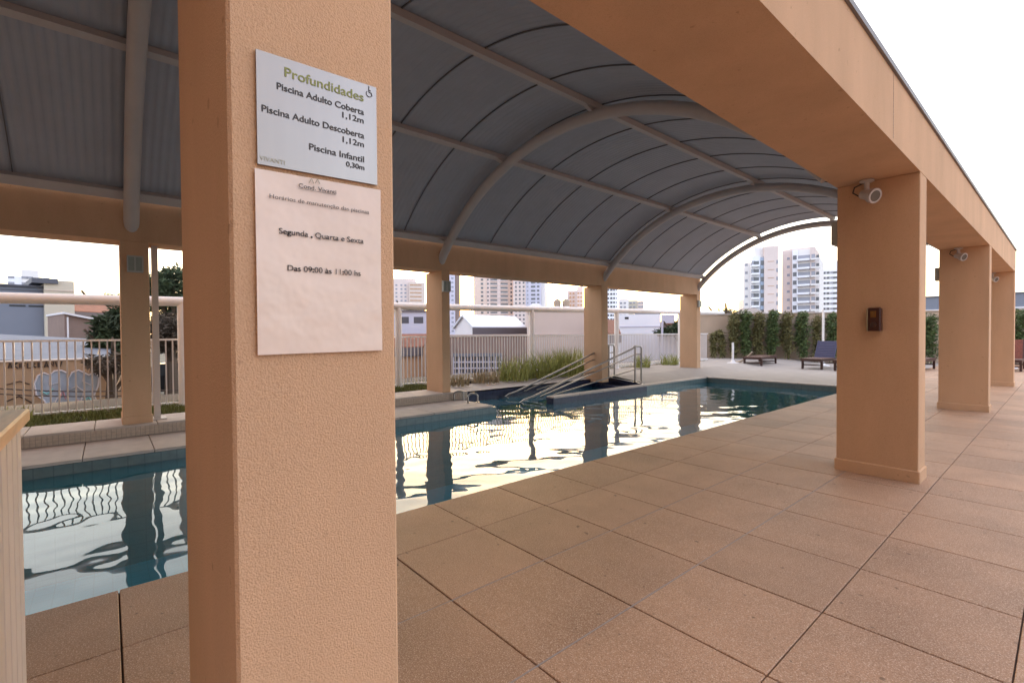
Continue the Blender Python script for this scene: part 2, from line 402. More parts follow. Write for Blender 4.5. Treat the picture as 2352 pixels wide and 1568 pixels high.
while y < 4.22:
    for r_ in range(3): b.box(-6.076, -6.069, y+.0018, y+ts-.0018, .002+r_*.032, .002+r_*.032+.0292)
    y += ts
tag(b.build('mosaic_tile', 'mosaic', kerb), kind='stuff')
strip = struct('pool_strip', MB().box(PF-.155, PF-.062, 7.87, 10.17, -.3, -.0225), 'joint')
slabs(strip, PF-.165, PF+.012, 5.32, 10.17, -.022, 0, .6, c=.005)
# far paving (falls gently towards the water)
b = MB()
def fz(x): return .10*min(1, max(0, (PF-.165-x)/.75))
ys = [8.05, 9.2, 10.23, 13, 17, 25]; xs = [-8.6, -7.2, -6.1, PF-.165]
for yi in range(len(ys)-1):
    for xi in range(len(xs)-1):
        y0, y1, x0, x1 = ys[yi], ys[yi+1], xs[xi], xs[xi+1]
        b.quad((x0,y0,fz(x0)),(x1,y0,fz(x1)),(x1,y1,fz(x1)),(x0,y1,fz(x0)))
b.quad((PF-.165,10.185,0),(PE,10.185,0),(PE,25,0),(PF-.165,25,0))
b.quad((-7.42,4.25,.05),(-6.43,4.25,.05),(-6.43,8.05,.05),(-7.42,8.05,.05))
far = struct('far_paving', b, 'far_paving')
slabs_me = MB().cbox(.004, .596, 0, .2, -.02, .004, .004).mesh('coping_stone', 'stone')
for i in range(4): link('coping_stone', slabs_me, far, (PF-.0+i*.6+.02, 10.16, 0))
me_ = MB().cbox(.004, .40, 0, .2, -.02, .004, .004).mesh('coping_stone', 'stone'); link('coping_stone', me_, far, (PF+2.42, 10.16, 0))

# ================================================================== columns and beams
OX, IX = -.634, -1.094                              # outer and inner plane of the near row
PY = [(.11,.318,'nearest stucco pillar carrying the two pool notices'), (4.02,4.23,'stucco pillar with the small dark red box on its face'),
      (8.15,8.36,'stucco pillar standing third along the colonnade, spotlight at its top and green lantern on its side'), (12.16,12.37,'last and smallest stucco pillar at the end of the colonnade')]
for (y0, y1, lab) in PY:
    t = thing('stucco_pillar', ((OX+IX)/2, (y0+y1)/2, 0), lab, 'pillar', 'pillars of the near colonnade')
    MB().cbox(IX, OX, y0, y1, 0, 2.03, .004).build('shaft', 'stucco', t)
    MB().cbox(IX-.010, OX+.010, y0-.010, y1+.010, 0, .082, .006).build('plinth', 'stucco', t)
t = thing('stucco_beam', (OX-.23, 4, 2.03), 'long stucco beam running over the near pillars with metal cap', 'beam')
b = MB(); b.box(IX, OX, -3.55, 12.372, 2.0304, 2.425); b.build('beam_body', 'stucco', t)
d_ = ray(2052, 240); jy = OX/d_.x*d_.y
MB().box(OX-.002, OX+.0012, jy-.004, jy+.004, 2.05, 2.40).build('joint_strip', 'deck_tile', t)
cap = MB()
for k in range(9):
    y0 = -3.55+k*1.78; y1 = min(y0+1.775, 12.39); cap.box(IX-.02, OX+.014, y0, y1, 2.4255, 2.437); cap.box(OX+.0005, OX+.014, y0, y1, 2.408, 2.4254)
cap.build('cap_flashing', 'flashing', t)
def skew(x, y): return y*(1-.0128*max(0, IX-x))
FX, FB = -6.13, -6.60
CY = [(.105,.335,'far pillar nearest the counter, lantern on its face and a pale post beside it',KZ), (3.84,3.98,'far pillar beside the small steel grab hoops',0),
      (7.60,7.80,'far pillar behind the pool stair handrails',0), (11.38,11.56,'end far pillar where the arched roof comes down',0)]
for (y0, y1, lab, z0) in CY:
    t = thing('stucco_pillar', ((FX+FB)/2, (y0+y1)/2, z0), lab, 'pillar', 'pillars on the far side of the pool')
    MB().cbox(FB, FX, y0, y1, z0, 1.955, .004).build('shaft', 'stucco', t)
    MB().cbox(FB-.008, FX+.008, y0-.008, y1+.008, z0, z0+.08, .005).build('plinth', 'stucco', t)
t = thing('stucco_beam', (FX-.15, 4, 1.955), 'stucco beam over the far pillars below the roof edge', 'beam')
MB().box(FB+.1, FX, -3.55, 11.562, 1.9552, 2.38).build('beam_body', 'stucco', t)

# ================================================================== arched roof
AX, AR, AZ = -3.65, 3.175, .165
def arc(x, up_=0):
    r = AR+up_; return AZ+math.sqrt(max(0, r*r-(x-AX)**2))
def arcpt(a, up_, yn):                               # angle from the vertical, towards -x
    r = AR+up_; x = AX-r*math.sin(a); return (x, skew(x, yn), AZ+r*math.cos(a))
A0 = math.asin((6.22+AX)/AR)                         # far end angle
A1 = -math.asin((AX+1.18)/-AR) if False else -math.asin((-1.18-AX)/AR)
canopy = thing('arched_roof', (AX, 6, 2.4), 'barrel shaped metal roof over the pool on steel tube arches', 'roof')
for k, yn in enumerate((-3.3, .215, 4.12, 8.25, 12.27)):
    pts = [arcpt(A0*1.0-.02+(A1-A0+.02)*i/40, 0, yn) for i in range(41)]
    e = Vector(pts[0]); d = (e-Vector(pts[1])).normalized()
    rs = [.02, .05, .062]+[.064]*41; pts = [tuple(e+d*.075), tuple(e+d*.062), tuple(e+d*.03)]+pts
    MB().tube(pts, rs, 14).build('arch_tube', 'steel_paint', canopy, True)
PURL = [math.asin((x-AX)/-AR) for x in (-5.975, -4.72, -3.33, -1.95, -1.2)]
for k, a in enumerate(PURL):
    b = MB(); y0, y1 = -3.55, 12.3; hw = .034 if k else .045
    for (yy0, yy1) in ((y0, y1),):
        P = [arcpt(a-hw/AR, .075, yy0), arcpt(a+hw/AR, .075, yy0), arcpt(a+hw/AR, .075, yy1), arcpt(a-hw/AR, .075, yy1)]
        Q = [arcpt(a-hw/AR, .135, yy0), arcpt(a+hw/AR, .135, yy0), arcpt(a+hw/AR, .135, yy1), arcpt(a-hw/AR, .135, yy1)]
        b.hexa(P, Q)
    pu = b.build('purlin', 'steel_paint', canopy)
    for yn in (.215, 4.12, 8.25, 12.27):
        s_ = MB(); s_.tube([arcpt(a, .0, yn), arcpt(a, .08, yn)], .026, 8); s_.build('strut', 'steel_paint', pu, True)
        if yn > .3:
            s_ = MB(); yb = yn-.16
            s_.hexa([arcpt(a-.007, .03, yn), arcpt(a+.007, .03, yn), arcpt(a+.007, .03, yn-.05), arcpt(a-.007, .03, yn-.05)],
                    [arcpt(a-.007, .078, yn), arcpt(a+.007, .078, yn), arcpt(a+.007, .078, yb), arcpt(a-.007, .078, yb)]); s_.build('bracket', 'steel_paint', pu)
pw = .811
AE = math.asin((5.99+AX)/AR)
for k in range(19):
    y0 = 12.32-pw*(k+1); y1 = 12.32-pw*k
    b = MB(); na, nyy = 30, 48; k0 = len(b.v)
    for layer, off in ((0, .142), (1, .150)):
        for j in range(nyy+1):
            yy = y0+.001+(pw-.002)*j/nyy; wv = .0045*math.cos(2*PI*j/4)
            for i in range(na+1): b.v.append(arcpt(AE+(A1-AE)*i/na, off+wv, yy))
    n1 = (nyy+1)*(na+1)
    for j in range(nyy):
        for i in range(na):
            a = j*(na+1)+i; b.f.append((a, a+1, a+na+2, a+na+1)); a += n1; b.f.append((a+na+1, a+na+2, a+1, a))
    for j in range(nyy):
        for e in (0, na): a = j*(na+1)+e; c = a+na+1; b.f.append((a, c, c+n1, a+n1))
    pn = b.build('roof_panel', 'roof_sheet', canopy, True)
    s_ = MB(); pts = [arcpt(AE+(A1-AE)*i/40, .132, y0) for i in range(41)]
    for i in range(40):
        P0, P1 = Vector(arcpt(AE+(A1-AE)*i/40, .130, y0-.004)), Vector(arcpt(AE+(A1-AE)*(i+1)/40, .130, y0-.004))
        Q0, Q1 = Vector(arcpt(AE+(A1-AE)*i/40, .130, y0+.004)), Vector(arcpt(AE+(A1-AE)*(i+1)/40, .130, y0+.004))
        dz = Vector((0, 0, .012)); s_.hexa([P0, P1, Q1, Q0], [P0+dz, P1+dz, Q1+dz, Q0+dz])
    s_.build('seam', 'seam', pn)

# ================================================================== fittings on the pillars
def spot(y, lab, zt=2.028):
    t = thing('spotlight', (-.905, y-.05, zt), lab, 'spotlight', 'spotlights under the beam beside the pillars')
    c = Vector((-.905, y-.062, zt))
    MB().lathe(c, (0,0,-1), [(0,.040),(.010,.044),(.018,.030)]).build('ceiling_mount', 'fixture_white', t, True)
    MB().lathe(c, (0,0,-1), [(.015,.015),(.062,.015),(.066,.022),(.085,.022)]).build('stem', 'fixture_white', t, True)
    ax = Vector((.80, -.48, -.36)).normalized(); h0 = c+Vector((-.030, .012, -.088))
    hd = MB().lathe(h0, ax, [(0,.012),(.006,.030),(.070,.036),(.074,.047),(.105,.050)], 18).build('lamp_head', 'fixture_white', t, True)
    MB().lathe(h0, ax, [(.104,.046),(.1055,.040),(.1075,.040),(.1085,.048)], 18).build('lamp_rim', 'fixture_white', hd, True)
    MB().lathe(h0, ax, [(.100,.039),(.1088,.036),(.110,.012)], 18).build('lamp_lens', 'lens', hd, True)
    MB().tube([c+Vector((-.02,.01,-.014)), c+Vector((-.075,.02,-.03)), c+Vector((-.085,.022,-.065)), c+Vector((-.05,.02,-.095))], .0045, 6).build('cable', 'dark', t, True)
spot(4.02, 'white spotlight over the pillar with the dark red box'); spot(8.15, 'white spotlight at the top of the third pillar'); spot(12.16, 'tiny white spotlight at the top of the last pillar')
t = thing('alarm_box', (-.865, 4.0, 1.08), 'small dark red box with amber front on a pillar face', 'wall box')
MB().cbox(-.905, -.825, 3.962, 4.019, 1.0, 1.158, .008).build('case', 'amber_dark', t)
MB().box(-.882, -.850, 3.958, 3.9615, 1.092, 1.135).build('window', 'amber', t)
MB().lathe((-.865, 3.962, 1.043), (0,-1,0), [(0,.018),(.008,.018),(.010,.012)]).build('button', 'lounger_wood', t, True)
def lantern(face, c, lab):                            # face: outward direction (+x or -x)
    x, y, z = c; s = face
    t = thing('wall_lantern', (x, y, z), lab, 'wall lantern', 'glass box lanterns fixed to the pillars')
    hw, hh, d = .064, .082, .048
    a, e = sorted((x, x+s*.010)); b = MB().box(a, e, y-hw, y+hw, z-hh, z+hh)
    for zz in (z-hh, z+hh-.013): a, e = sorted((x+s*.0102, x+s*d)); b.box(a, e, y-hw, y+hw, zz, zz+.013)
    for yy in (y-hw, y-.006, y+hw-.010): a, e = sorted((x+s*.0102, x+s*d)); b.box(a, e, yy, yy+(.012 if yy != y-hw else .010), z-hh+.0132, z+hh-.0132)
    b.build('frame', 'lantern_frame', t)
    for yy in (y-hw+.0105, y+.0065):
        a, e = sorted((x+s*.0104, x+s*(d-.006))); MB().box(a, e, yy, yy+.047, z-hh+.0134, z+hh-.0134).build('pane', 'lantern_glass', t)
lantern(1, (FX, .222, 1.725), 'lantern on the far pillar nearest the counter')
lantern(1, (FX, 3.905, 1.72), 'lantern on the far pillar beside the grab hoops')
lantern(1, (FX, 11.47, 1.72), 'tiny lantern on the end far pillar')
lantern(-1, (IX, 4.125, 1.715), 'greenish lantern jutting from the pool side of the pillar with the red box')
lantern(-1, (IX, 8.255, 1.73), 'greenish lantern jutting from the third pillar')

# ================================================================== notices on the nearest pillar
def text(s, y, z, size, m, parent, align='RIGHT', sx=1.0, bold=0.0, plane=OX, width=None):
    cu = bpy.data.curves.new('lettering', 'FONT'); cu.body = s; cu.size = size*H; cu.align_x = align; cu.extrude = .0002
    o = bpy.data.objects.new('lettering', cu); COL.objects.link(o); bpy.context.view_layer.update()
    dg = bpy.context.evaluated_depsgraph_get(); me = bpy.data.meshes.new_from_object(o.evaluated_get(dg)); bpy.data.objects.remove(o)
    xs = [v.co.x for v in me.vertices]; wd = max(xs)-min(xs)
    k = (width*H/wd) if width else sx
    for v in me.vertices: v.co = Vector((v.co.z, v.co.x*k, v.co.y))
    if bold:                                         # heavier strokes: the same glyphs again, a hair to each side
        bm = bmesh.new(); bm.from_mesh(me); n0 = list(bm.verts)[:] + list(bm.edges)[:] + list(bm.faces)[:]
        for i, (dy_, dz_) in enumerate(((-bold, 0), (bold, 0), (0, bold*.6), (0, -bold*.6))):
            g_ = bmesh.ops.duplicate(bm, geom=n0)['geom']
            for v in g_:
                if isinstance(v, bmesh.types.BMVert): v.co += Vector((.00002*(i+1), dy_, dz_))
        bm.to_mesh(me); bm.free()
    me.materials.clear(); me.materials.append(M[m]); me.name = 'lettering'
    q = link('lettering', me, parent); og = ORG[parent]; q.location = ((plane-og[0])*H, (y-og[1])*H, (z-og[2])*H)
    return q
SX = OX+.0048
sg = thing('metal_sign', (OX, .215, 1.27), 'brushed metal depth sign with green heading, above the paper notice', 'sign')
MB().hexa([(OX+.001,.1395,1.2045),(SX,.1395,1.2045),(SX,.2905,1.2087),(OX+.001,.2905,1.2087)], [(OX+.001,.1395,1.340),(SX,.1395,1.340),(SX,.2905,1.3435),(OX+.001,.2905,1.3435)]).build('plate', 'sign_metal', sg)
TP = SX+.0004
text('Profundidades', .2724, 1.3183, .0165, 'ink_green', sg, width=.1005, bold=.00042, plane=TP)
text('Piscina Adulto Coberta', .2722, 1.3000, .0115, 'ink', sg, width=.110, bold=.00036, plane=TP)
text('1,12m', .2722, 1.2885, .0108, 'ink', sg, width=.029, bold=.00036, plane=TP)
text('Piscina Adulto Descoberta', .2722, 1.2680, .0115, 'ink', sg, width=.1272, bold=.00036, plane=TP)
text('1,12m', .2722, 1.2562, .0108, 'ink', sg, width=.029, bold=.00036, plane=TP)
text('Piscina Infantil', .2722, 1.2357, .0115, 'ink', sg, width=.0722, bold=.00036, plane=TP)
text('0,30m', .2722, 1.2251, .0095, 'ink', sg, width=.025, bold=.00036, plane=TP)
text('VIVANTI', .1417, 1.2095, .0075, 'ink_faint', sg, align='LEFT', width=.028, plane=TP)
b = MB()                                             # wheelchair emblem
def yz(y, z): return (TP+.0001, .2800+y, 1.3330+z)
b.tube([yz(-.0005,.0062), yz(-.0002,.0005), yz(.0030,.0003), yz(.0042,-.0036)], .0006, 5)
b.tube([yz(-.0003,.0032), yz(.0024,.0030)], .0005, 5)
b.tube([yz(-.0002+.0040*math.cos(a), -.0018+.0040*math.sin(a)) for a in [R(130+i*20) for i in range(11)]], .0005, 5)
b.lathe(yz(-.0005,.0076), (1,0,0), [(0,.0010),(.0002,.0010)], 8)
b.build('emblem', 'ink', sg)
pp = thing('paper_notice', (OX, .215, 1.09), 'laminated white paper notice with maintenance hours', 'notice')
b = MB(); nyy, nz = 14, 20; k0 = 0
random.seed(3)
for L_ in (0, 1):
    for j in range(nz+1):
        for i in range(nyy+1):
            u, v = i/nyy, j/nz
            y = .1365+(.2952-.1365)*u; z = (.9764+.0014*u)+(1.199+.0036*u-.9764-.0014*u)*v
            bow = .0006*math.sin(3.1*u+4*v)+.0006*math.sin(6*u*(1-v)+2)*(1-v)
            b.v.append((OX+.0030+.0012*(1-L_)+bow, y, z))
n1 = (nyy+1)*(nz+1)
for j in range(nz):
    for i in range(nyy):
        a = j*(nyy+1)+i; b.f.append((a,a+1,a+nyy+2,a+nyy+1)); a += n1; b.f.append((a+nyy+1,a+nyy+2,a+1,a))
for i in range(nyy):
    for a in (i, nz*(nyy+1)+i): b.f.append((a, a+1, a+1+n1, a+n1))
for j in range(nz):
    for a in (j*(nyy+1), j*(nyy+1)+nyy): b.f.append((a, a+nyy+1, a+nyy+1+n1, a+n1))
b.build('sheet', 'paper', pp, True)
NP = OX+.0057
def serif_text(s_, y, z, size, m, parent, **k):
    q = text(s_, y, z, size, m, parent, **k); me = q.data; em = size*H
    bm = bmesh.new(); bm.from_mesh(me); bm.verts.ensure_lookup_table(); ends = []
    for e in bm.edges:
        a, c = e.verts[0].co, e.verts[1].co
        ln = abs(a.y-c.y)
        if abs(a.x-c.x) < 1e-7 and abs(a.z-c.z) < em*.004 and em*.03 < ln < em*.15 and (abs(e.link_faces[0].normal.x) > .5 if e.link_faces else False): ends.append(((a.y+c.y)/2, ln, a.z, a.x))
    th = em*.022
    for (yc, ln, zz, xx) in ends:
        hw = ln/2+em*.045; z0, z1 = (zz, zz+th) if zz < em*.30 else (zz-th, zz)
        vs = [bm.verts.new((xx+1e-5, yy, z_)) for yy, z_ in ((yc-hw,z0),(yc+hw,z0),(yc+hw,z1),(yc-hw,z1))]; bm.faces.new(vs)
    bm.to_mesh(me); bm.free(); return q
q = text('Cond. Vivanti', .1851, 1.1852, .0075, 'ink', pp, align='LEFT', width=.047, plane=NP)
MB().box(NP, NP+.0002, .1851, .2321, 1.1838, 1.1842).build('underline', 'ink', pp)
text('Horários de manutenção das piscinas', .1512, 1.1660, .0072, 'ink_grey', pp, align='LEFT', width=.1256, plane=NP)
serif_text('Segunda , Quarta e Sexta', .1614, 1.1244, .0100, 'ink', pp, align='LEFT', width=.1072, plane=NP)
serif_text('Das 09:00 às 11:00 hs', .1703, 1.0800, .0100, 'ink', pp, align='LEFT', width=.0932, plane=NP)
b = MB(); b.tube([(NP,.1985,1.1935),(NP,.2012,1.1995),(NP,.2040,1.1935)], .0005, 4); b.tube([(NP,.2060,1.1945),(NP,.2088,1.2000),(NP,.2116,1.1945)], .0005, 4); b.build('crest', 'ink_faint', pp)

# ================================================================== counter
ct = thing('bar_counter', (-1.0, -.9, 0), 'wooden counter with pale vertical planks and brown top at the frame edge', 'counter')
MB().cbox(-1.90, -.55, -2.2, -.170, .768, .800, .005).build('counter_top', 'counter_top', ct)
MB().box(-1.865, -.60, -2.15, -.198, 0, .767).build('carcass', 'fascia', ct)
x = -1.870
me = MB().cbox(0, .0745, 0, .011, .01, .766, .004).mesh('plank', 'counter_plank')
while x < -.62: link('plank', me, ct, (x+1.0, -.197+.9, 0)); x += .0825
me = MB().cbox(-.010, 0, 0, .076, .01, .766, .003).mesh('plank', 'counter_plank'); y = -.27
while y > -2.1: link('plank', me, ct, (-1.866+1.0, y+.9, 0)); y -= .080

# ================================================================== fence, pipe rail, grass, plants on the far side
FXF = -7.5
def bank(x, y): return KZ if x > -8 else 0
b = MB(); b.box(-9.0, -6.661, -6, 4.25, -.6, KZ-.012); b.box(-9.0, -7.421, 4.2501, 15.8, -.6, .088); struct('planting_bed', b, 'soil')
gme = MB(); random.seed(11)
for k in range(22000):
    if k < 15000: x, y, zb = random.uniform(-7.7, -6.67), random.uniform(-2.2, 4.2), KZ-.012
    else: x, y, zb = random.uniform(-8.0, -7.43), random.uniform(4.3, 14.5), .088
    a = random.uniform(0, 6.28); h = random.uniform(.02, .055); wd = .0085
    dx, dy = math.cos(a)*wd, math.sin(a)*wd; lx, ly = random.uniform(-.02,.02), random.uniform(-.02,.02)
    gme.add([(x-dx,y-dy,zb),(x+dx,y+dy,zb),(x+lx,y+ly,zb+h)], [(0,1,2)])
tag(gme.build('grass', 'grass'), kind='stuff')
fe = thing('bar_fence', (FXF, 6, .1), 'white metal fence of thin upright bars along the terrace edge', 'fence')
b = MB()
for z in (.955, .135):
    b.box(FXF-.016, FXF+.016, -5, 14.6, z-.012, z+.012)
b.build('rail', 'white_metal', fe)
bar = MB().box(-.0075, .0075, -.0075, .0075, .1472, .9428).mesh('bar', 'fence_paint')
y = -1.5
while y < 14.55: link('bar', bar, fe, (0, y-6, -.1)); y += .0712
MB().box(FXF-.03, FXF+.03, -5, 14.6, .0885, .112).build('footing', 'stone', fe)
pr = thing('pipe_rail', (FXF+.11, 6, .1), 'thick white pipe rail on round posts above the bar fence', 'pipe rail')
def pz(y): return 1.418+.0128*(y+.9)
MB().tube([(FXF+.11, yy, pz(yy)) for yy in (-6, 0, 4, 8, 12, 15.4)], .060, 18).build('pipe', 'white_metal', pr, True)
for yy in (-2.2, .735, 3.76, 6.84, 9.75, 12.75):
    p = MB().tube([(FXF+.11, yy, .09), (FXF+.11, yy, pz(yy)-.02)], .056, 16).build('post', 'white_metal', pr, True)
    MB().lathe((FXF+.11, yy, .1), (0,0,1), [(0,.10),(.012,.10)], 16).build('base_plate', 'white_metal', p, True)
t = thing('roof_post', (-6.33, .40, KZ), 'slim pale post with foot plate beside the first far pillar', 'post')
MB().box(-6.37, -6.30, .365, .42, KZ+.0121, 1.9545).build('shaft', 'fixture_white', t)
MB().box(-6.42, -6.24, .345, .47, KZ+.0005, KZ+.012).build('foot_plate', 'fixture_white', t)
def blades(mb, c, n, h, spread, wd, lean):
    for k in range(n):
        a = random.uniform(0, 2*PI); r = spread*math.sqrt(random.random()); x, y = c[0]+r*math.cos(a), c[1]+r*math.sin(a)*1.2
        hh = h*random.uniform(.3, 1.12); la = random.uniform(0, 2*PI); l = lean*hh*random.uniform(.1, 1)
        mx_, my_ = x+math.cos(la)*l*.4, y+math.sin(la)*l*.4; tx, ty = x+math.cos(la)*l, y+math.sin(la)*l
        d = random.uniform(0, PI); wx, wy = math.cos(d)*wd, math.sin(d)*wd
        z0 = c[2]; mb.add([(x-wx,y-wy,z0),(x+wx,y+wy,z0),(mx_+wx,my_+wy,z0+hh*.6),(mx_-wx,my_-wy,z0+hh*.6),(tx,ty,z0+hh)], [(0,1,2,3),(3,2,4)])
random.seed(21)
PL = [(-7.15, 4.75, .24, .22, 'reed_dry', 'low dry brown grass clump beside the far pillar', 170),
      (-7.16, 5.45, .28, .25, 'reed_dry', 'dry brownish grass clump left of the tall green grass', 190),
      (-7.14, 6.15, .50, .28, 'reed', 'tall yellowish grass clump beside the middle pipe rail post', 330),
      (-7.16, 6.85, .58, .30, 'reed', 'tall green grass clump in the middle of the bed', 420),
      (-7.16, 7.55, .62, .30, 'reed', 'tallest green grass clump left of the stair handrail top', 420),
      (-7.16, 8.25, .58, .28, 'reed', 'tall green grass clump behind the stair handrails', 360),
      (-7.2, 10.55, .38, .20, 'reed', 'small yellow green grass tuft just right of the handrails', 190),
      (-7.2, 11.9, .36, .20, 'reed', 'small yellow green grass tuft left of the end far pillar', 190),
      (-7.3, -.85, .16, .20, 'reed', 'low green tuft in the grass beside the counter corner', 120)]
for (x, y, h, sp, m, lab, n) in PL:
    zb = KZ-.01 if y < 4.25 else .07
    t = thing('grass_clump', (x, y, zb), lab, 'grass clump', 'grass clumps along the fence')
    mb = MB(); blades(mb, (x, y, zb), int(n*.72), h, sp, .0075, .7); mb.build('foliage', m, t)

# ================================================================== pool hardware
def rail_set(x, ys, zt, lab, zb, dz=0):
    t = thing('stair_handrail', (x, ys[1], zb), lab, 'handrail', 'steel handrails of the pool steps')
    y0, y1, y2 = ys
    p = [(x, y0+.05, -.13), (x, y0-.02, -.085), (x, y0+.06, -.055), (x, y0+.25, -.02), (x, y1-.07, zt-.04), (x, y1-.02, zt), (x, y1+.05, zt), (x, y2-.05, zt), (x, y2, zt-.04), (x, y2, zb)]
    MB().tube(p, .0175, 10).build('top_rail', 'chrome', t, True)
    MB().tube([(x, y1, zb), (x, y1, zt-.01)], .0175, 10).build('post', 'chrome', t, True)
    for f, z in ((.78, 0), (.38, 0)):
        zz = zt*f
        MB().tube([(x, y2, zz), (x, y1, zz), (x, y0+.25+.75*(1-f), -.035)], .012, 8).build('lower_rail', 'chrome', t, True)
    for yy in (y1, y2): MB().lathe((x, yy, zb), (0,0,1), [(0,.04),(.01,.04)], 12).build('base_flange', 'chrome', t, True)
rail_set(-5.60, (4.95, 7.98, 8.19), .73, 'right hand steel handrail, nearer to the open pool', .02)
rail_set(-6.33, (5.25, 8.08, 8.27), .745, 'left hand steel handrail, nearer to the grass bed', .085)
def hoop(x, y, lab, d):
    t = thing('grab_hoop', (x, y, 0), lab, 'grab hoop', 'steel grab hoops at the pool edge')
    a = Vector(d)*.075; c = Vector((x, y, 0))
    pts = [c-a, c-a+Vector((0,0,.09))]+[c-a*math.cos(PI*i/8)+Vector((0,0,.09+.045*math.sin(PI*i/8))) for i in range(9)]+[c+a+Vector((0,0,.09)), c+a]
    MB().tube(pts, .013, 8).build('tube', 'chrome', t, True)
    for s in (-1, 1): MB().lathe(c+a*s, (0,0,1), [(0,.028),(.008,.028)], 10).build('flange', 'chrome', t, True)
hoop(-6.0, 4.04, 'grab hoop closest to the far pillar foot', (.25,.97,0)); hoop(-5.62, 4.03, 'grab hoop standing nearer the pool corner', (.25,.97,0))

# ================================================================== loungers, poles, garden wall, bamboo
def lounger(x, y, rz, lab, back=0, bm_='lounger_slat', fm='lounger_wood', z0=0):
    t = thing('sun_lounger', (x, y, z0), lab, 'sun lounger', 'sun loungers at the far end of the pool')
    W, L_ = .25, 1.42; ca, sa = math.cos(rz), math.sin(rz)
    def T(p): return (x+p[0]*ca-p[1]*sa, y+p[0]*sa+p[1]*ca, z0+p[2])
    def bx(mb, x0, x1, y0, y1, z0_, z1_, tilt=None):
        q = [(x0,y0,z0_),(x1,y0,z0_),(x1,y1,z0_),(x0,y1,z0_)]; q2 = [(a, b_, z1_) for a, b_, _ in q]
        f = (lambda p: p) if tilt is None else tilt
        mb.hexa([T(f(p)) for p in q], [T(f(p)) for p in q2]); return mb
    hb = L_*.62
    def tilt(p):
        if not back: return p
        dy = p[1]-hb; dz = p[2]-.255; return (p[0], hb+dy*math.cos(back)-dz*math.sin(back), .255+dy*math.sin(back)+dz*math.cos(back))
    f = MB()
    for s in (-W, W-.035): bx(f, s, s+.035, 0, L_, .215, .27)
    bx(f, -W+.036, W-.036, 0, .035, .215, .27); bx(f, -W+.036, W-.036, L_-.035, L_, .215, .27); f.build('frame', fm, t)
    for lx in (-W, W-.045):
        for ly in (.06, L_-.12): bx(MB(), lx, lx+.045, ly, ly+.05, 0, .214).build('leg', fm, t)
    for ly in (.07, L_-.11): bx(MB(), -W+.046, W-.046, ly, ly+.03, .10, .13).build('stretcher', fm, t)
    ns = 8; st = (hb-.01)/ns
    for k in range(ns): bx(MB(), -W+.005, W-.005, .01+k*st, .01+k*st+st-.014, .271, .286).build('slat', bm_ if not back else 'lounger_slat', t)
    bk = MB()
    for s in (-W+.004, W-.03): bx(bk, s, s+.026, hb+.002, L_-.005, .271, .295, tilt)
    bo = bk.build('backrest', fm if bm_ != 'lounger_mesh' else 'lounger_mesh', t); ns = 10; st = (L_-hb-.02)/ns
    for k in range(ns): bx(MB(), -W+.031, W-.031, hb+.01+k*st, hb+.01+k*st+st-.007, .275, .29, tilt).build('slat', bm_, bo)
lounger(-5.88, 14.0, R(4), 'dark wooden sun lounger lying flat in front of the bamboo')
lounger(-4.42, 14.1, R(-4), 'sun lounger with raised blue slatted back, in front of the white pole', R(62), 'lounger_mesh')
lounger(-3.62, 13.9, R(-4), 'dark sun lounger half hidden behind the pillar with the red box', 0)
lounger(-2.62, 15.2, R(-4), 'dark sun lounger glimpsed between the second and third pillars', 0)
lounger(-.98, 16.6, R(0), 'sun lounger with red wooden back at the right picture edge', R(70), 'red_wood')
def pole(x, y, z0, h, lab, r=.022, base=True):
    t = thing('umbrella_pole', (x, y, z0), lab, 'pole', 'white poles on the far terrace')
    MB().tube([(x,y,z0+.02),(x,y,z0+h)], r, 10).build('pole', 'white_metal', t, True)
    MB().lathe((x,y,z0+.001), (0,0,1), [(0,.17),(.03,.16),(.05,.06),(.10,.045),(.12,.03)], 18).build('base', 'white_metal', t, True)
pole(-4.62, 15.75, 0, 1.62, 'white pole rising behind the lounger with the blue back', .030)
pole(-6.42, 14.0, .07, .62, 'short white pole on a round base beside the thin bamboo', .03)
pole(-1.02, 17.9, 0, .42, 'stubby white base behind the lounger with the red back', .07)
t = thing('hammock_stand', (-6.5, 14.6, .03), 'pale curved end of a hammock stand rising beside the flat lounger', 'hammock stand')
MB().tube([(-6.62+.62*(i/14), 14.5-.2*(i/14), .085+.33*(i/14)**2.2) for i in range(15)], [.018+.012*math.sin(PI*i/14) for i in range(15)], 8).build('curved_arm', 'hammock', t, True)
MB().box(-6.75, -6.45, 14.46, 14.54, .07, .10).build('foot', 'hammock', t)
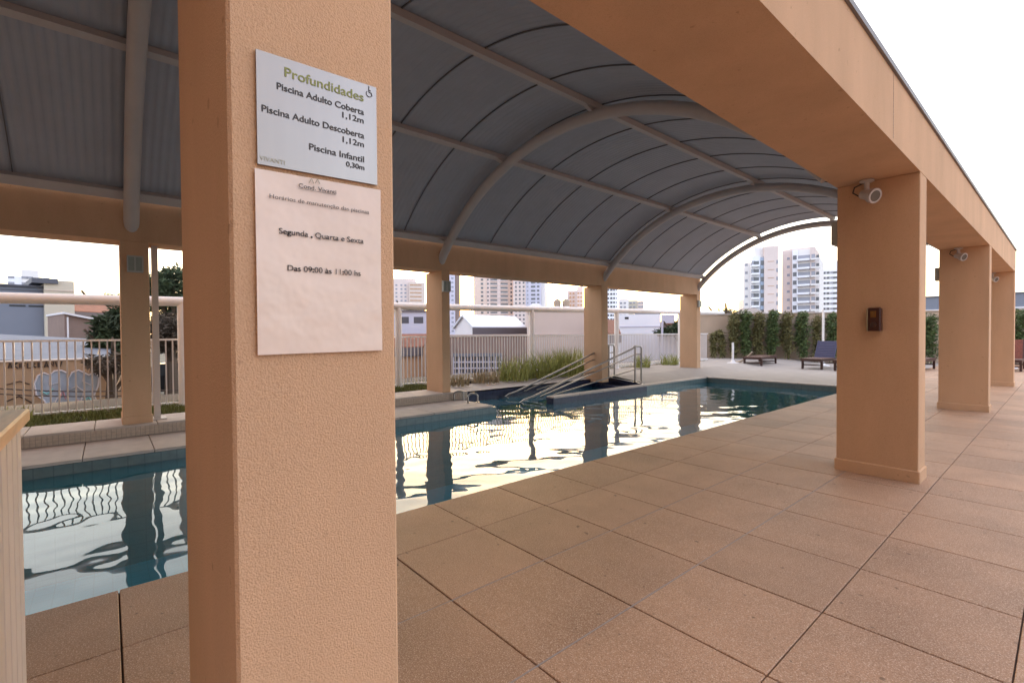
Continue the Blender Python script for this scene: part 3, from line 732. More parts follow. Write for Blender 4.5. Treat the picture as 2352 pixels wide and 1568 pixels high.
# boundary wall at the far end
WA, WBp = Vector((-8.6, 15.9, 0)), Vector((7.5, 25.8, 0)); wd = (WBp-WA).normalized(); wn = Vector((-wd.y, wd.x, 0))
t = thing('boundary_wall', tuple((WA+WBp)/2), 'beige garden wall behind the bamboo with a pale coping', 'wall')
def wb(mb, o0, o1, z0, z1, A=WA, B=WBp):
    q = [A+wn*o0, B+wn*o0, B+wn*o1, A+wn*o1]; mb.hexa([(p.x,p.y,z0) for p in q], [(p.x,p.y,z1) for p in q]); return mb
wb(MB(), 0, .16, -.5, 1.60).build('wall_body', 'garden_wall', t); wb(MB(), -.03, .19, 1.601, 1.635).build('coping', 'stone', t)
for k in range(1, 12):
    A = WA+wd*(k*1.55); wb(MB(), -.012, -.0005, 0, 1.60, A, A+wd*.012).build('joint_strip', 'garden_wall', t)
def leafy(mb, c, r, n, sz, up_=.3):
    for k in range(n):
        while True:
            p = Vector((random.uniform(-1,1), random.uniform(-1,1), random.uniform(-1,1)))
            if p.length < 1: break
        p = p*(p.length**-.35 if p.length > .01 else 1)*.92
        q = Vector((c[0]+p.x*r[0], c[1]+p.y*r[1], c[2]+p.z*r[2]))
        d = Vector((random.uniform(-1,1), random.uniform(-1,1), random.uniform(-.9,.5))).normalized(); e = d.orthogonal().normalized()
        e.rotate(Matrix.Rotation(random.uniform(0,6.28), 3, d)); s = sz*random.uniform(.6,1.4)
        mb.add([q-e*s*.3, q+d*s*.5, q+e*s*.3+d*.1*s, q+d*s*1.3], [(0,1,3),(1,2,3)])
random.seed(5)
def on_wall(px, off):
    d = ray(px, 765); d2 = Vector((d.x, d.y, 0)); p0 = WA+wn*off
    # intersect
    det = d2.x*(-wd.y)-d2.y*(-wd.x); s = (p0.x*(-wd.y)-p0.y*(-wd.x))/det
    return Vector((d2.x*s, d2.y*s, 0))
BM = [(1640,.55,.05,'bamboo_olive',.5,'thin stemmed bamboo in front of the fence end'), (1656,.6,.05,'bamboo_olive',.5,'thin bamboo just right of the fence end'), (1686,.98,.11,'bamboo_olive',1,'olive bamboo clump first from the fence corner'),
      (1713,1,.12,'bamboo',1,'dense green bamboo clump behind the hammock stand'), (1741,.96,.11,'bamboo_olive',1,'brownish green bamboo clump above the flat lounger'), (1774,1,.13,'bamboo',1.1,'dark bushy bamboo clump above the right end of the flat lounger'),
      (1807,.98,.12,'bamboo_olive',.8,'loose bamboo clump with bare lower stems'), (1843,1,.13,'bamboo',1.1,'dark bamboo clump left of the blue lounger back'), (1876,.93,.10,'bamboo_olive',.5,'sparse thin bamboo left of the white pole'),
      (1912,1,.14,'bamboo',1.1,'dark bamboo clump right of the white pole beside the pillar'), (2133,.93,.20,'bamboo',1,'bamboo seen between the second and third pillars'),
      (2348,.98,.30,'bamboo',1.6,'broad green bush at the right picture edge')]
for (px, hf, r_, m, dens, lab) in BM:
    p = on_wall(px, -.32); zb = fz(p.x); hh = 1.60*hf
    t = thing('bamboo_clump', (p.x, p.y, zb), lab, 'bamboo', 'bamboo clumps along the garden wall')
    nc = 5 if dens > .7 else 3
    for k in range(nc):
        a = random.uniform(0, 6.28); q = Vector((p.x+.07*math.cos(a), p.y+.07*math.sin(a), zb)); e = Vector((q.x+random.uniform(-.08,.08), q.y+random.uniform(-.08,.08), zb+hh*random.uniform(.85,1)))
        MB().tube([q, (q+e)/2+Vector((random.uniform(-.02,.02),0,0)), e], [.010,.009,.004], 6).build('culm', 'culm', t, True)
    mb = MB()
    for k in range(12):
        z = zb+hh*(.16+.78*(k/11)); leafy(mb, (p.x+random.uniform(-.05,.05), p.y+random.uniform(-.05,.05), z), (r_*random.uniform(.95,1.75), r_*random.uniform(.8,1.4), hh*.09), int(210*dens*random.uniform(.45,1.15)*(.6 if k < 3 else 1)), .085)
    mb.build('foliage', m, t)

# ================================================================== the town behind
def frame(px0, px1, dist, yaw=0):
    c0, c1 = at(px0, 765, dist), at(px1, 765, dist); c = (c0+c1)/2; wdt = (c1-c0).length
    u = (c1-c0).normalized(); u.z = 0; u.normalize(); u.rotate(Matrix.Rotation(yaw, 3, 'Z')); nn = Vector((-u.y, u.x, 0))
    return c, u, nn, wdt
WMESH = {}
class Bld:
    def __init__(s, name, label, cat, px0, px1, dist, yaw=0, group=None):
        s.c, s.u, s.n, s.w = frame(px0, px1, dist, yaw); s.d = dist; s.c.z = GZ
        s.mid = (px0+px1)/2; s.t = thing(name, tuple(s.c), label, cat, group)
    def zt(s, py): return at(s.mid, py, s.d).z
    def P(s, a, o, z): q = s.c+s.u*(a*s.w)+s.n*o; return (q.x, q.y, z)
    def blk(s, a0, a1, o0, o1, z0, z1, m, name='wall', parent=None):
        q = [(a0,o0),(a1,o0),(a1,o1),(a0,o1)]
        return MB().hexa([s.P(a,o,z0) for a,o in q], [s.P(a,o,z1) for a,o in q]).build(name, m, parent or s.t)
    def win(s, a, z, w, h, m='win_dark', o=0, dp=None, name='window'):
        k = (round(w,3), round(h,3), m, round(math.atan2(s.u.y, s.u.x),4), name); dp = .04*s.d/100 if dp is None else dp
        if k not in WMESH:
            def Q(x, y, z): v = s.u*x+s.n*y; return (v.x, v.y, z)
            q = [(-w/2,-dp),(w/2,-dp),(w/2,.3),(-w/2,.3)]
            WMESH[k] = MB().hexa([Q(x,y,-h/2) for x,y in q], [Q(x,y,h/2) for x,y in q]).mesh(name, m)
        p = s.P(a, o, z); og = ORG[s.t]; link(name, WMESH[k], s.t, (p[0]-og[0], p[1]-og[1], p[2]-og[2]))
# --- tower beyond the arch, left: white, balconies, blue glass, pink panel
def floors(z0, z1, f): 
    k = []; z = z1-f*.6
    while z > z0: k.append(z); z -= f
    return k
B = Bld('apartment_tower', 'tall striped tower with a blue glass strip, left of the pair seen under the arch', 'tower', 1711, 1788, 150, R(8), 'apartment towers on the skyline')
zt = B.zt; f = 17*150/FPX*.97
B.blk(-.5,-.30,3,16,GZ,zt(599),'b_pale'); B.blk(-.30,-.02,1,16,GZ,zt(586),'b_white'); B.blk(-.20,.42,2.5,16,GZ,zt(563),'b_pale'); B.blk(-.02,.08,.6,10,GZ,zt(590),'b_blue'); B.blk(.08,.5,0,16,GZ,zt(567),'b_pink'); B.blk(.10,.3,4,12,zt(567),zt(561),'b_pale')
for z in floors(4, zt(592), f):
    B.win(-.24, z, 1.0, f*.62, 'win_mid', 1); B.win(-.14, z, 1.3, f*.55, 'win_dark', 1); B.win(.03, z, .8, f*.55, 'win_dark', .6); B.win(-.42, z, .7, f*.3, 'win_mid', 3); B.win(.47, z, .5, f*.45, 'win_mid', 0); B.win(.28, z+f*.1, 1.6, .14, 'b_orange', 0, name='trim')
    B.blk(-.30,-.06,-.2,1,z-f*.45,z-f*.22,'b_white','balcony')
B = Bld('apartment_tower', 'tall pink tower with curved balconies, right of the pair seen under the arch', 'tower', 1793, 1879, 155, R(-6), 'apartment towers on the skyline')
zt = B.zt; f = 17*155/FPX*.97
B.blk(-.5,-.2,2,18,GZ,zt(569),'b_pink'); B.blk(-.2,-.05,1,18,GZ,zt(572),'b_white'); B.blk(-.05,.28,1.5,18,GZ,zt(572),'b_pale'); B.blk(.28,.40,1.2,18,GZ,zt(568),'b_pink'); B.blk(.40,.5,3,18,GZ,zt(590),'b_pale'); B.blk(-.35,.3,5,14,zt(569),zt(563),'b_pink')
for z in floors(4, zt(578), f):
    B.win(-.13, z, .9, f*.5, 'win_dark', 1); B.win(.11, z, 3.4, f*.42, 'win_mid', 1.5); B.win(-.32, z, .7, f*.3, 'win_mid', 2); B.win(.36, z, .9, f*.45, 'win_mid', 1.2); B.win(.46, z, .7, f*.4, 'win_dark', 3)
    B.blk(-.05,.27,-.1,1.5,z-f*.48,z-f*.26,'b_white','balcony'); B.blk(.30,.54,.3,1.2,z-f*.48,z-f*.28,'b_pale','balcony')
B = Bld('apartment_tower', 'white stepped tower with small square windows beside the near pillar', 'tower', 1853, 1926, 235, 0, 'apartment towers on the skyline')
zt = B.zt; f = 9.8*235/FPX
B.blk(-.5,-.02,1,16,GZ,zt(656),'b_white'); B.blk(-.02,.3,0,18,GZ,zt(617),'b_white'); B.blk(.3,.6,.5,18,GZ,zt(601),'b_white')
for z in floors(4, zt(620), f):
    for a in (.05,.17): B.win(a, z, 1.1, f*.45, 'win_dark', 0)
    B.win(.28, z, 1.0, f*.4, 'win_mid', 0); B.win(.42, z, 2.2, f*.4, 'win_dark', .5)
    if z < zt(662):
        B.win(-.40, z, .7, f*.35, 'win_mid', 1); B.win(-.24, z, 1.9, f*.42, 'win_dark', 1); B.win(-.08, z, 1.2, f*.42, 'win_mid', 1)
# --- big balcony tower and its neighbour under the far beam
B = Bld('apartment_tower', 'broad peach tower with long rows of dark balconies behind the white roofed house', 'tower', 1092, 1181, 250, R(5), 'apartment towers on the skyline')
zt = B.zt; f = 9.4*250/FPX
B.blk(-.5,-.2,.5,20,GZ,zt(572),'b_peach'); B.blk(-.2,.36,0,20,GZ,zt(566),'b_pink'); B.blk(.36,.5,.8,20,GZ,zt(575),'b_peach'); B.blk(-.2,.2,4,14,zt(566),zt(556),'b_pink')
for z in floors(2, zt(580), f):
    B.win(-.32, z, 1.2, f*.5, 'win_dark', .5); B.win(-.17, z, .9, f*.45, 'win_dark', 0); B.win(-.02, z, 3.6, f*.42, 'win_dark', 0); B.win(.25, z, 3.8, f*.45, 'win_dark', 0); B.win(.44, z, 1.0, f*.5, 'win_dark', .8)
    B.blk(.15,.35,-.6,0,z-f*.46,z-f*.22,'b_pink','balcony'); B.blk(-.11,.07,-.6,0,z-f*.46,z-f*.22,'b_pink','balcony')
B = Bld('apartment_tower', 'bluish tower with columns of small windows right of the peach balcony tower', 'tower', 1179, 1243, 245, R(-8), 'apartment towers on the skyline')
zt = B.zt; f = 9.3*245/FPX
B.blk(-.5,-.05,0,18,GZ,zt(590),'b_pink'); B.blk(-.05,.5,.5,18,GZ,zt(600),'b_lilac'); B.blk(.5,.62,3,18,GZ,zt(610),'b_pale')
for z in floors(2, zt(606), f):
    for a in (-.4,-.26,-.12): B.win(a, z, .9, f*.45, 'win_dark', 0)
    B.win(.02, z, .8, f*.4, 'win_mid', .5); B.win(.22, z, 2.2, f*.45, 'win_dark', .5); B.win(.40, z, 1.2, f*.45, 'win_dark', .5)
B = Bld('apartment_tower', 'brown and lilac tower edge beside the far pillar with grab hoops', 'tower', 1018, 1058, 210, 0, 'apartment towers on the skyline')
zt = B.zt; f = 10*210/FPX
B.blk(-.5,.2,0,14,GZ,zt(585),'b_lilac'); B.blk(.2,.5,1,14,GZ,zt(592),'b_brown')
for z in floors(2, zt(592), f): B.win(.05, z, 1.0, f*.4, 'win_mid', 0); B.win(-.2, z, 1.2, f*.4, 'win_mid', 0)
B = Bld('apartment_tower', 'pink tower in two steps just right of the notices', 'tower', 900, 976, 200, R(4), 'apartment towers on the skyline')
zt = B.zt; f = 8.6*200/FPX
B.blk(-.5,.25,0,16,GZ,zt(640),'b_pink'); B.blk(.02,.5,-2,12,GZ,zt(649),'b_peach')
for z in floors(2, zt(650), f):
    for a in (.1,.22,.34): B.win(a, z, 1.5, f*.28, 'b_orange', -2, name='balcony')
    for a in (-.35,-.2,-.08): B.win(a, z, .8, f*.4, 'win_mid', 0)
B = Bld('apartment_tower', 'pale pink tower behind the two rooftop water tanks', 'tower', 1303, 1340, 260, 0, 'apartment towers on the skyline')
zt = B.zt; f = 9*260/FPX
B.blk(-.5,.1,1,14,GZ,zt(667),'b_pink'); B.blk(.1,.5,0,14,GZ,zt(658),'b_pink')
for z in floors(2, zt(668), f):
    for a in (-.3,-.1,.2,.38): B.win(a, z, 1.1, f*.4, 'b_orange', 0)
B = Bld('apartment_tower', 'white tower with triple dark windows right of the far middle pillar', 'tower', 1378, 1420, 240, 0, 'apartment towers on the skyline')
zt = B.zt; f = 9.5*240/FPX
B.blk(-.5,.5,0,14,GZ,zt(640),'b_white')
for z in floors(2, zt(650), f):
    for a in (-.36,-.2,-.05,.13): B.win(a, z, 1.1, f*.5, 'win_dark', 0)
    B.win(.28, z, .9, f*.45, 'win_dark', 0); B.win(.42, z, .7, f*.3, 'win_mid', 0)
B = Bld('apartment_block', 'low cream block of flats with orange end, left of the end far pillar', 'block of flats', 1421, 1479, 250, 0)
zt = B.zt; f = 9*250/FPX
B.blk(-.5,-.1,0,14,GZ,zt(686),'b_pale'); B.blk(-.1,.25,1,14,GZ,zt(689),'b_cream'); B.blk(.25,.5,0,14,GZ,zt(692),'b_peach')
for z in floors(2, zt(690), f):
    for a in (-.4,-.25,-.02,.12,.33,.44): B.win(a, z, 1.2, f*.4, 'win_mid', 0)
B = Bld('apartment_tower', 'small white stepped tower far off above the grey workshop', 'tower', 20, 121, 240, 0, 'apartment towers on the skyline')
zt = B.zt; f = 9.6*240/FPX
B.blk(-.5,-.19,1,16,GZ,zt(635),'b_white'); B.blk(-.19,.2,0,16,GZ,zt(620),'b_pale'); B.blk(.2,.5,1,16,GZ,zt(640),'b_white'); B.blk(-.08,.0,3,9,zt(620),zt(612),'b_white')
for z in floors(2, zt(630), f):
    for a in (-.42,-.12,0,.22,.38): B.win(a, z, 1.5, f*.4, 'win_mid', 1 if abs(a) > .19 else 0)

# --- houses and low buildings
def gable(name, label, A0, A1, R0, wall, roof, over=.15, cat='house', base=GZ):
    A0, A1, R0 = Vector(A0), Vector(A1), Vector(R0); du = A1-A0; du.z = 0; R1 = R0+du
    B0 = Vector((2*R0.x-A0.x, 2*R0.y-A0.y, A0.z)); B1 = B0+du; A1 = A0+du
    c = (A0+B1)/2; t = thing(name, (c.x, c.y, base), label, cat)
    mb = MB(); g0 = lambda v: (v.x, v.y, base)
    mb.add([g0(A0), g0(A1), g0(B1), g0(B0), A0, A1, B1, B0, R0, R1], [(0,1,5,4),(2,3,7,6),(1,2,6,9,5),(3,0,4,8,7)])
    mb.build('wall', wall, t)
    un = du.normalized(); sl0 = (A0-R0); sl0n = sl0.normalized(); sl1n = (B0-R0).normalized(); th = Vector((0,0,.10))
    rb = MB()
    for (E0, E1, sn) in ((A0, A1, sl0n), (B0, B1, sl1n)):
        p = [R0-un*over, R1+un*over, E1+un*over+sn*over, E0-un*over+sn*over]; z = Vector((0,0,.012)); rb.hexa([q+z for q in p], [q+th for q in p])
    ro = rb.build('roof', roof, t)
    fb = MB(); p = [A0-un*over+sl0n*(over+.002), A1+un*over+sl0n*(over+.002)]; d = sl0n*.06; d.z = 0
    fb.hexa([p[0]-Vector((0,0,.30)), p[1]-Vector((0,0,.30)), p[1]+d-Vector((0,0,.30)), p[0]+d-Vector((0,0,.30))], [p[0]+Vector((0,0,.06)), p[1]+Vector((0,0,.06)), p[1]+d+Vector((0,0,.06)), p[0]+d+Vector((0,0,.06))])
    fb.build('fascia', 'fascia', ro)
    return t, A0, A1, B0
A0, A1, R0 = at(1087,752,22), at(1203,752,24.5), at(1065,727,22.9)
t, A0, A1, B0 = gable('house', 'white gabled house with pale metal roof, centre of the view through the fence', A0, A1, R0, 'b_white', 'roof_metal', .12)
un = (A1-A0).normalized()
mb = MB(); q = A0+Vector((0,0,-.5))-(B0-A0).normalized()*.05; e = A1+Vector((0,0,-.5))-(B0-A0).normalized()*.05
bd = (B0-A0).normalized()
mb.hexa([(q.x,q.y,GZ),(e.x,e.y,GZ),(e.x+bd.x*.04,e.y+bd.y*.04,GZ),(q.x+bd.x*.04,q.y+bd.y*.04,GZ)], [(q.x,q.y,q.z),(e.x,e.y,q.z),(e.x+bd.x*.04,e.y+bd.y*.04,q.z),(q.x+bd.x*.04,q.y+bd.y*.04,q.z)])
mb.build('wall', 'b_brown', t)
B = Bld('street_wall', 'tall brownish pink wall across the street in front of the white gabled house', 'wall', 985, 1210, 19.5, R(-4))
B.blk(-.5,.5,0,.3,GZ,B.zt(770),'b_brown'); B.blk(-.5,.5,-.05,.35,B.zt(770),B.zt(768),'b_peach','coping')
B = Bld('garage_gate', 'white barred gate with dark openings in the brownish street wall', 'gate', 1040, 1152, 19, R(-4))
z0, z1 = B.zt(866), B.zt(811)
B.blk(-.5,.5,.02,.12,z0,z1,'win_dark','panel'); B.blk(-.5,.5,-.05,.02,B.zt(818.5),z1,'roof_fibre','header')
for py in (831, 845, 858): B.blk(-.5,.5,-.04,.019,B.zt(py+1.6),B.zt(py-1.6),'b_lilac','bar')
for k in range(9): a = -.5+.98*k/8; B.blk(a,a+.016,-.035,.0185,z0,B.zt(819),'b_lilac','post')
B = Bld('house', 'low grey house behind the red tiled porch, right of the notices', 'house', 890, 985, 26, 0)
B.blk(-.5,.5,0,3,GZ,B.zt(716),'b_lilac'); B.blk(-.52,.52,-.1,3.1,B.zt(716),B.zt(713),'fascia','roof'); B.win(.25, B.zt(735), .5, .35, 'win_dark', 0); B.win(-.1, B.zt(735), .5, .35, 'win_dark', 0)
A0, A1, R0 = at(895,800,20), at(968,800,20.5), at(915,772,21); gable('porch', 'red tiled porch roof over a brown gate, seen right of the notices', A0, A1, R0, 'b_orange', 'roof_tile', .1, 'porch')
B = Bld('warehouse', 'plain peach warehouse wall between the two white rail posts', 'warehouse', 1214, 1338, 21, R(3))
B.blk(-.5,.7,0,5,GZ,B.zt(713),'b_peach'); B.blk(-.52,.72,-.06,5.06,B.zt(713),B.zt(709),'b_pink','parapet'); B.blk(-.5,.7,-.02,0,B.zt(768),B.zt(766),'b_pink','ledge'); B.win(-.42, B.zt(727), .13, .15, 'win_dark', 0)
t = None
for k, (px, lab) in enumerate(((1280, 'left one of the two round water tanks on the peach warehouse'), (1300, 'right one of the two round water tanks on the peach warehouse'))):
    p = at(px, 709, 23); t = thing('water_tank', tuple(p), lab, 'water tank', 'water tanks on the warehouse roof')
    MB().box(p.x-.12, p.x+.12, p.y-.12, p.y+.12, p.z, p.z+.12).build('stand', 'b_white', t)
    MB().lathe((p.x,p.y,p.z+.12), (0,0,1), [(0,.17),(.22,.19),(.25,.18),(.34,.07),(.36,.05)], 14).build('tank', 'tank', t, True)
c0 = at(1230, 694, 33)
t = thing('hip_roof_house', (c0.x, c0.y, GZ), 'house with a lilac grey hipped roof below the bluish tower', 'house')
B = Bld('x', 'x', 'x', 1205, 1256, 33, 0); bpy.data.objects.remove(B.t)
q = [B.P(-.5,0,B.zt(712)), B.P(.5,0,B.zt(712)), B.P(.5,3,B.zt(712)), B.P(-.5,3,B.zt(712))]; rg = [B.P(-.15,1.5,B.zt(693)), B.P(.15,1.5,B.zt(693))]
MB().add([*q, *rg], [(0,1,5,4),(1,2,5),(2,3,4,5),(3,0,4),(3,2,1,0)]).build('roof', 'b_lilac', t)
q2 = [B.P(-.45,.1,0), B.P(.45,.1,0), B.P(.45,2.9,0), B.P(-.45,2.9,0)]; MB().hexa([(a,b_,GZ) for a,b_,_ in q2], [(a,b_,B.zt(712)-.01) for a,b_,_ in q2]).build('wall', 'b_peach', t)
B = Bld('warehouse', 'white lilac warehouse wall left of the end far pillar', 'warehouse', 1423, 1517, 26, R(2))
B.blk(-.5,.5,0,4,GZ,B.zt(722),'b_white'); B.blk(-.5,.5,-.03,0,B.zt(751),B.zt(749),'b_lilac','ledge'); B.win(-.32, B.zt(730), .2, .12, 'dark', 0)
B.blk(-.1,.55,1,5,B.zt(722),B.zt(714),'roof_fibre','roof')
A0, A1, R0 = at(1398,768,19), at(1424,768,21), at(1388,738,19.8); gable('house', 'small red roofed house at the left foot of the white lilac warehouse', A0, A1, R0, 'b_white', 'roof_tile', .1)
p = at(1521, 800, 21); t = thing('street_post', (p.x, p.y, GZ), 'thin pale green post right of the white lilac warehouse', 'post'); MB().tube([(p.x,p.y,GZ),(p.x,p.y,at(1521,722,21).z)], .045, 8).build('post', 'b_lilac', t, True)
B = Bld('street_sign', 'plain white panel on posts beside the pale green post', 'sign', 1522, 1550, 24, 0)
B.blk(-.5,.5,0,.08,B.zt(742),B.zt(723),'b_lilac','panel'); B.blk(-.4,-.34,.1,.16,GZ,B.zt(724),'fascia','post'); B.blk(.34,.4,.1,.16,GZ,B.zt(724),'fascia','post')
B = Bld('shed', 'grey shed below the white street panel', 'shed', 1512, 1600, 23, 0)
B.blk(-.5,.5,0,3,GZ,B.zt(772),'b_lilac'); B.blk(-.53,.53,-.2,3.1,B.zt(772),B.zt(768),'roof_tile','roof')
A0, A1, R0 = at(1600,760,25), at(1652,757,27), at(1606,728,26.3); gable('house', 'house with a brown tiled roof just right of the end far pillar', A0, A1, R0, 'b_cream', 'roof_tile', .2)
B = Bld('house', 'long pale house with a flat pink roof behind the fence corner', 'house', 1590, 1680, 40, 0)
B.blk(-.5,.5,0,4,GZ,B.zt(722),'b_cream'); B.blk(-.52,.52,-.2,4.2,B.zt(722),B.zt(714),'b_pink','roof')
B = Bld('x', 'x', 'x', 1676, 1760, 44, 0); bpy.data.objects.remove(B.t); c0 = B.c
t = thing('hip_roof_house', (c0.x, c0.y, GZ), 'house with a wide brown grey hipped roof above the garden wall', 'house')
q = [B.P(-.55,0,B.zt(724)), B.P(.6,0,B.zt(724)), B.P(.6,6,B.zt(724)), B.P(-.55,6,B.zt(724))]; rg = [B.P(-.15,3,B.zt(704)), B.P(.2,3,B.zt(704))]
MB().add([*q, *rg], [(0,1,5,4),(1,2,5),(2,3,4,5),(3,0,4),(3,2,1,0)]).build('roof', 'roof_grey', t)
q2 = [B.P(-.5,.3,0), B.P(.55,.3,0), B.P(.55,5.7,0), B.P(-.5,5.7,0)]; MB().hexa([(a,b_,GZ) for a,b_,_ in q2], [(a,b_,B.zt(724)-.01) for a,b_,_ in q2]).build('wall', 'b_cream', t)
B = Bld('office_block', 'long dark grey building behind the garden wall at the right', 'building', 2050, 2560, 34, R(-4))
B.blk(-.5,.5,0,6,GZ,B.zt(676),'b_grey'); B.blk(-.5,.5,-.05,0,B.zt(709),B.zt(706),'b_white','band'); B.blk(-.5,.5,-.04,6.05,B.zt(676),B.zt(673),'b_darkgrey','parapet')
for k in range(9): a = -.45+k*.11; B.blk(a,a+.004,-.012,0,GZ,B.zt(677),'b_darkgrey','joint_strip')
# --- left: grey workshop, cream block, brown house, shed roof, graffiti wall
B = Bld('workshop', 'grey blue workshop with a dark eave at the left edge', 'building', -160, 105, 30, R(6))
B.blk(-.5,.5,0,8,GZ,B.zt(654),'b_grey'); B.blk(-.52,.51,-.12,8.1,B.zt(654),B.zt(650),'b_darkgrey','eave'); B.blk(-.5,.5,-.02,0,B.zt(664),B.zt(662),'b_darkgrey','band')
for a in (.24,.42): B.win(a, B.zt(700), .5, .07, 'dark', 0)
B = Bld('corner_block', 'cream block with one small dark window right of the grey workshop', 'building', 103, 172, 30, R(6))
B.blk(-.5,.5,-.1,8,GZ,B.zt(645),'b_cream'); B.blk(-.9,-.05,-.2,4,B.zt(653),B.zt(642),'b_darkgrey','roof_box'); B.blk(-.5,.5,-.13,-.1,B.zt(669),B.zt(667),'b_peach','ledge'); B.win(-.18, B.zt(752), .42, .34, 'win_mid', -.1); B.win(.3, B.zt(694), .2, .12, 'win_dark', -.1)
A0, A1, R0 = at(170,716,36), at(268,718,38), at(178,698,38); gable('house', 'house with a red tiled roof left of the dark tree', A0, A1, R0, 'b_brown', 'roof_tile', .2)
B = Bld('house', 'brown plastered house with a white roof edge below the cream block', 'house', 148, 236, 22, R(10))
zl, zr = B.zt(722), B.zt(739)
q = [(-.5,0),(.5,0),(.5,3),(-.5,3)]
MB().hexa([B.P(a,o,GZ) for a,o in q], [B.P(a,o,zl if a < 0 else zr) for a,o in q]).build('wall', 'b_brown', B.t)
q = [(-.53,-.12),(.53,-.12),(.53,3.1),(-.53,3.1)]
MB().hexa([B.P(a,o,(zl if a < 0 else zr)+.004) for a,o in q], [B.P(a,o,(zl if a < 0 else zr)+.07) for a,o in q]).build('roof', 'b_white', B.t)
B.blk(-.44,-.40,-.05,0,GZ,zl-.1,'b_white','downpipe')
t = thing('shed', (-16.5, -2, GZ), 'low shed with a wide grey fibre cement roof behind the graffiti wall', 'shed')
q0, q1, q2, q3 = at(-60,826,14.2), at(236,826,14.2), at(272,781,19.5), at(-60,764,21)
dz = Vector((0,0,-.06)); MB().hexa([q0+dz,q1+dz,q2+dz,q3+dz],[q0,q1,q2,q3]).build('roof', 'roof_fibre', t)
MB().hexa([(q.x,q.y,GZ) for q in (q0,q1,q2,q3)], [q+dz-Vector((0,0,.005)) for q in (q0,q1,q2,q3)]).build('wall', 'b_grey', t)
B = Bld('graffiti_wall', 'tan street wall with black scribbles and a pale blue painted cloud', 'wall', -80, 276, 13.2, R(0))
B.blk(-.5,.5,0,.2,GZ,B.zt(829),'wall_tan'); B.blk(-.5,.5,-.03,.23,B.zt(829),B.zt(826),'stone','coping')
def apos(px): return (px-98)/356
def scrib(pts, r_, m, o=-.012): 
    return MB().tube([B.P(apos(x), o, B.zt(y)) for x, y in pts], r_, 5).build('graffiti', m, B.t)
# block letters and the cloud shapes
cl = [(66,905),(62,880),(70,862),(84,856),(98,862),(108,853),(124,852),(138,858),(142,872),(150,858),(166,853),(180,860),(192,866),(206,860),(218,872),(214,895),(204,915),(212,935),(196,945),(150,948),(110,948),(92,940),(84,920)]
mb = MB(); vs = [B.P(apos(x), -.004, B.zt(y)) for x, y in cl]; vb = [B.P(apos(x), -.0005, B.zt(y)) for x, y in cl]; k = len(cl)
mb.add(vs+vb, [tuple(range(k)), tuple(range(2*k-1,k-1,-1))]+[(i,(i+1)%k,k+(i+1)%k,k+i) for i in range(k)]); mb.build('graffiti', 'wall_graffiti', B.t)
scrib(cl+[cl[0]], .016, 'spray_white'); scrib([(98,862),(96,885),(118,880),(122,905),(108,925)], .012, 'spray_white'); scrib([(142,872),(140,900),(160,890),(178,905),(170,930)], .012, 'spray_white'); scrib([(180,860),(176,880),(196,890)], .010, 'spray_white')
for s_ in ([(6,842),(10,830),(15,842),(8,838)], [(18,842),(18,830)], [(18,836),(26,830)], [(18,836),(27,843)], [(31,842),(31,833)], [(36,843),(36,832),(44,832)], [(36,837),(43,837)], [(48,832),(48,843),(55,843)], [(59,842),(59,831),(66,834),(59,837),(67,843)], [(72,831),(72,843)], [(72,837),(80,831)], [(72,837),(81,843)], [(86,843),(90,830),(95,843),(88,838)], [(99,842),(99,831),(107,842),(107,831)], [(112,831),(115,843),(119,834),(123,843),(127,831)]): scrib(s_, .012, 'spray_dark')
for pts, m in (([(120,915),(128,900),(134,918),(142,905)], 'spray_pink'), ([(100,930),(118,938),(136,930)], 'spray_teal'), ([(176,930),(190,918),(200,932)], 'spray_teal'), ([(150,940),(164,925),(182,940)], 'spray_pink'), ([(74,895),(90,905),(104,893)], 'spray_teal')): scrib(pts, .02, m)
scrib([(2,878),(30,872),(52,880)], .010, 'spray_dark'); scrib([(0,915),(28,905),(50,918),(66,930)], .012, 'spray_dark')
p0, p1 = at(-60, 888, 11.6), at(300, 897, 11.6)
for k, (dz_, lab) in enumerate(((0, 'upper black street cable crossing in front of the graffiti wall'), (-.09, 'lower black street cable crossing in front of the graffiti wall'))):
    t = thing('street_cable', tuple((p0+p1)/2), lab, 'cable')
    MB().tube([p0+(p1-p0)*(i/10)+Vector((0,0,dz_-.04*math.sin(PI*i/10))) for i in range(-6,17)], .011, 5).build('wire', 'spray_dark', t)
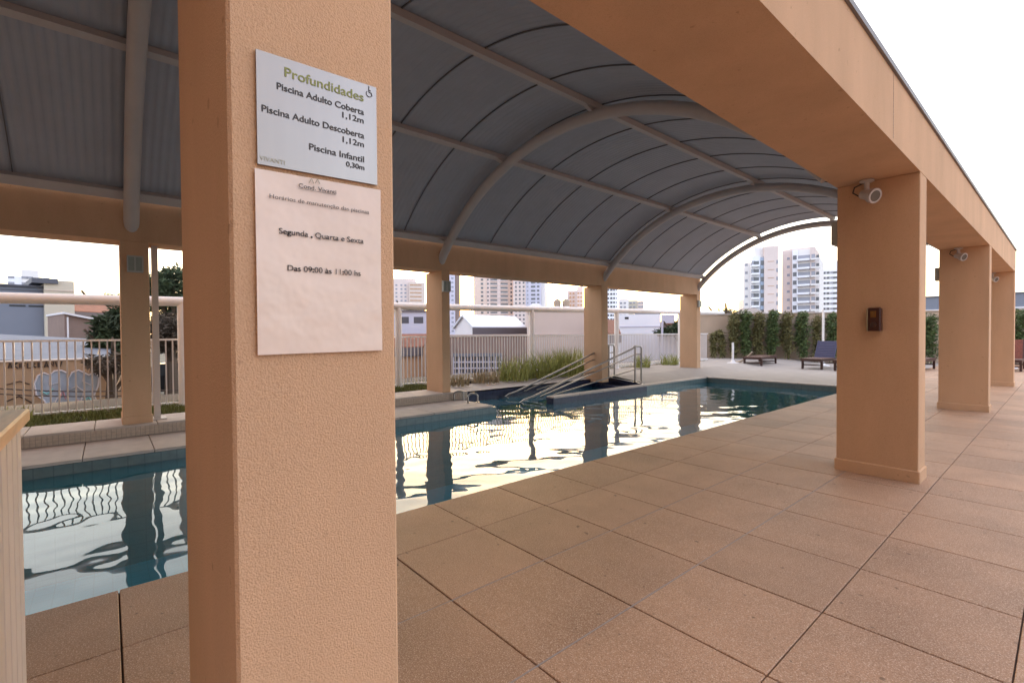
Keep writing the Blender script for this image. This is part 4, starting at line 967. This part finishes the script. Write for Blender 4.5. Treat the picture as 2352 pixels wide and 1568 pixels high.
# black parked car seen past the pale post
def car(c, ang, label, z0=GZ):
    t = thing('parked_car', (c.x, c.y, z0), label, 'car'); ca, sa = math.cos(ang), math.sin(ang); m_ = 1/H
    def T(x, y, z): return (c.x+x*m_*ca-y*m_*sa, c.y+x*m_*sa+y*m_*ca, z0+z*m_)
    lo = [(-2.1,.35),(-2.15,.7),(-1.9,.92),(-.9,1.0),(1.9,.95),(2.1,.75),(2.1,.35)]
    hi = [(-.95,1.0),(-.35,1.42),(1.1,1.46),(1.85,.96)]
    mb = MB(); k = len(lo); mb.add([T(x,-.85,z) for x,z in lo]+[T(x,.85,z) for x,z in lo], [tuple(range(k)),tuple(range(2*k-1,k-1,-1))]+[(i,(i+1)%k,k+(i+1)%k,k+i) for i in range(k)]); mb.build('body', 'car_black', t, True)
    mb = MB(); k = 4; mb.add([T(x,-.72,z) for x,z in hi]+[T(x,.72,z) for x,z in hi], [tuple(range(k)),tuple(range(2*k-1,k-1,-1))]+[(i,(i+1)%k,k+(i+1)%k,k+i) for i in range(k)]); cb = mb.build('cabin', 'car_glass', t)
    MB().hexa([T(-.35,-.70,1.43),T(1.1,-.70,1.465),T(1.1,.70,1.465),T(-.35,.70,1.43)], [T(-.30,-.66,1.46),T(1.05,-.66,1.50),T(1.05,.66,1.50),T(-.30,.66,1.46)]).build('roof', 'car_black', cb)
    for x in (-1.35, 1.3):
        for y in (-.82, .82): MB().lathe(T(x,y-.1,.33), (-sa,ca,0), [(0,.30*m_),(.2*m_,.30*m_)], 14).build('wheel', 'tyre', t, True)
    for y in (-.6,.6): MB().box(0,.01,0,.01,0,.01) and MB().lathe(T(-2.12,y,.68), (-ca,-sa,0), [(0,.1*m_),(.05*m_,.08*m_)], 10).build('headlight', 'white_metal', t, True)
car(at(386, 850, 19), R(75), 'black car parked in the street past the first far pillar')
# trees
def tree(label, px, py_c, dist, blobs, m, n, sz, trunk=True, cat='tree', name='broadleaf_tree'):
    c = at(px, py_c, dist); t = thing(name, (c.x, c.y, GZ), label, cat, 'trees in the street')
    if trunk:
        tr = MB().tube([(c.x,c.y,GZ),(c.x+.03*dist/15,c.y,(GZ+c.z)/2),(c.x,c.y,c.z)], [.012*dist,.009*dist,.004*dist], 8).build('trunk', 'bark', t, True)
        for k in range(5):
            a = k*1.26; MB().tube([(c.x,c.y,(GZ+c.z)/2+.1*k),(c.x+math.cos(a)*.035*dist,c.y+math.sin(a)*.035*dist,c.z+.01*dist*k/3)], [.004*dist,.0015*dist], 6).build('limb', 'bark', tr)
    mb = MB(); u = rt0
    for (bx_, by_, rw, rh, fr) in blobs:
        q = at(px+bx_, py_c+by_, dist+random.uniform(-.03,.03)*dist); leafy(mb, q, (rw*dist/FPX, rw*dist/FPX, rh*dist/FPX), int(n*fr), sz*dist)
    mb.build('crown', m, t)
random.seed(9)
tree('dark green tree behind the fence, left of the first far pillar', 258, 775, 17, [(0,-30,26,22,1),(18,-50,20,20,.9),(-18,0,22,22,.9),(14,10,26,26,1),(-30,25,18,14,.5),(25,45,22,22,.8)], 'tree_dark', 800, .0085)
tree('dark reddish bush against the graffiti wall below the green tree', 255, 838, 12.6, [(0,0,26,18,1),(-24,-6,20,12,.7),(24,-5,22,18,.8)], 'tree_red', 330, .009, True, 'bush', 'red_bush')
tree('large dark tree between the first far pillar and the near pillar', 395, 660, 24, [(0,0,45,36,1.3),(-28,-4,26,26,.8),(20,-15,40,30,1),(0,45,40,26,1)], 'tree_dark', 1100, .0075)
tree('dark reddish shrub above the black car', 392, 765, 18, [(0,0,34,30,1),(-18,20,20,20,.7),(18,-15,26,22,.8),(-14,-22,26,22,1)], 'tree_red', 800, .008, True, 'shrub', 'red_bush')
tree('flat topped pine far off behind the houses at the left', 252, 690, 55, [(0,0,34,5,1),(24,6,22,6,.8),(-30,10,20,4,.6),(6,-14,14,3,.4),(30,-4,24,5,.6)], 'tree_pine', 130, .0042, True, 'pine', 'pine_tree')
tree('round dark tree behind the white street panel', 1566, 748, 22.6, [(0,0,20,16,1),(-24,10,22,9,.9),(-44,14,18,7,.6),(6,12,24,12,1)], 'tree_dark', 420, .0065)
B = Bld('house', 'low brown house with a flat roof behind the dark tree and the white street panel', 'house', 1500, 1608, 48, 0)
B.blk(-.5,.5,0,5,GZ,B.zt(744),'b_brown'); B.blk(-.52,.52,-.3,5.2,B.zt(744),B.zt(738),'roof_tile','roof')
tree('small green tree behind the grey house, right of the notices', 940, 708, 30, [(0,0,20,9,1),(18,3,14,7,.6)], 'tree_pine', 160, .005)
tree('small tree in front of the pale house beyond the fence corner', 1672, 715, 36, [(0,0,12,8,1)], 'tree_pine', 160, .005)
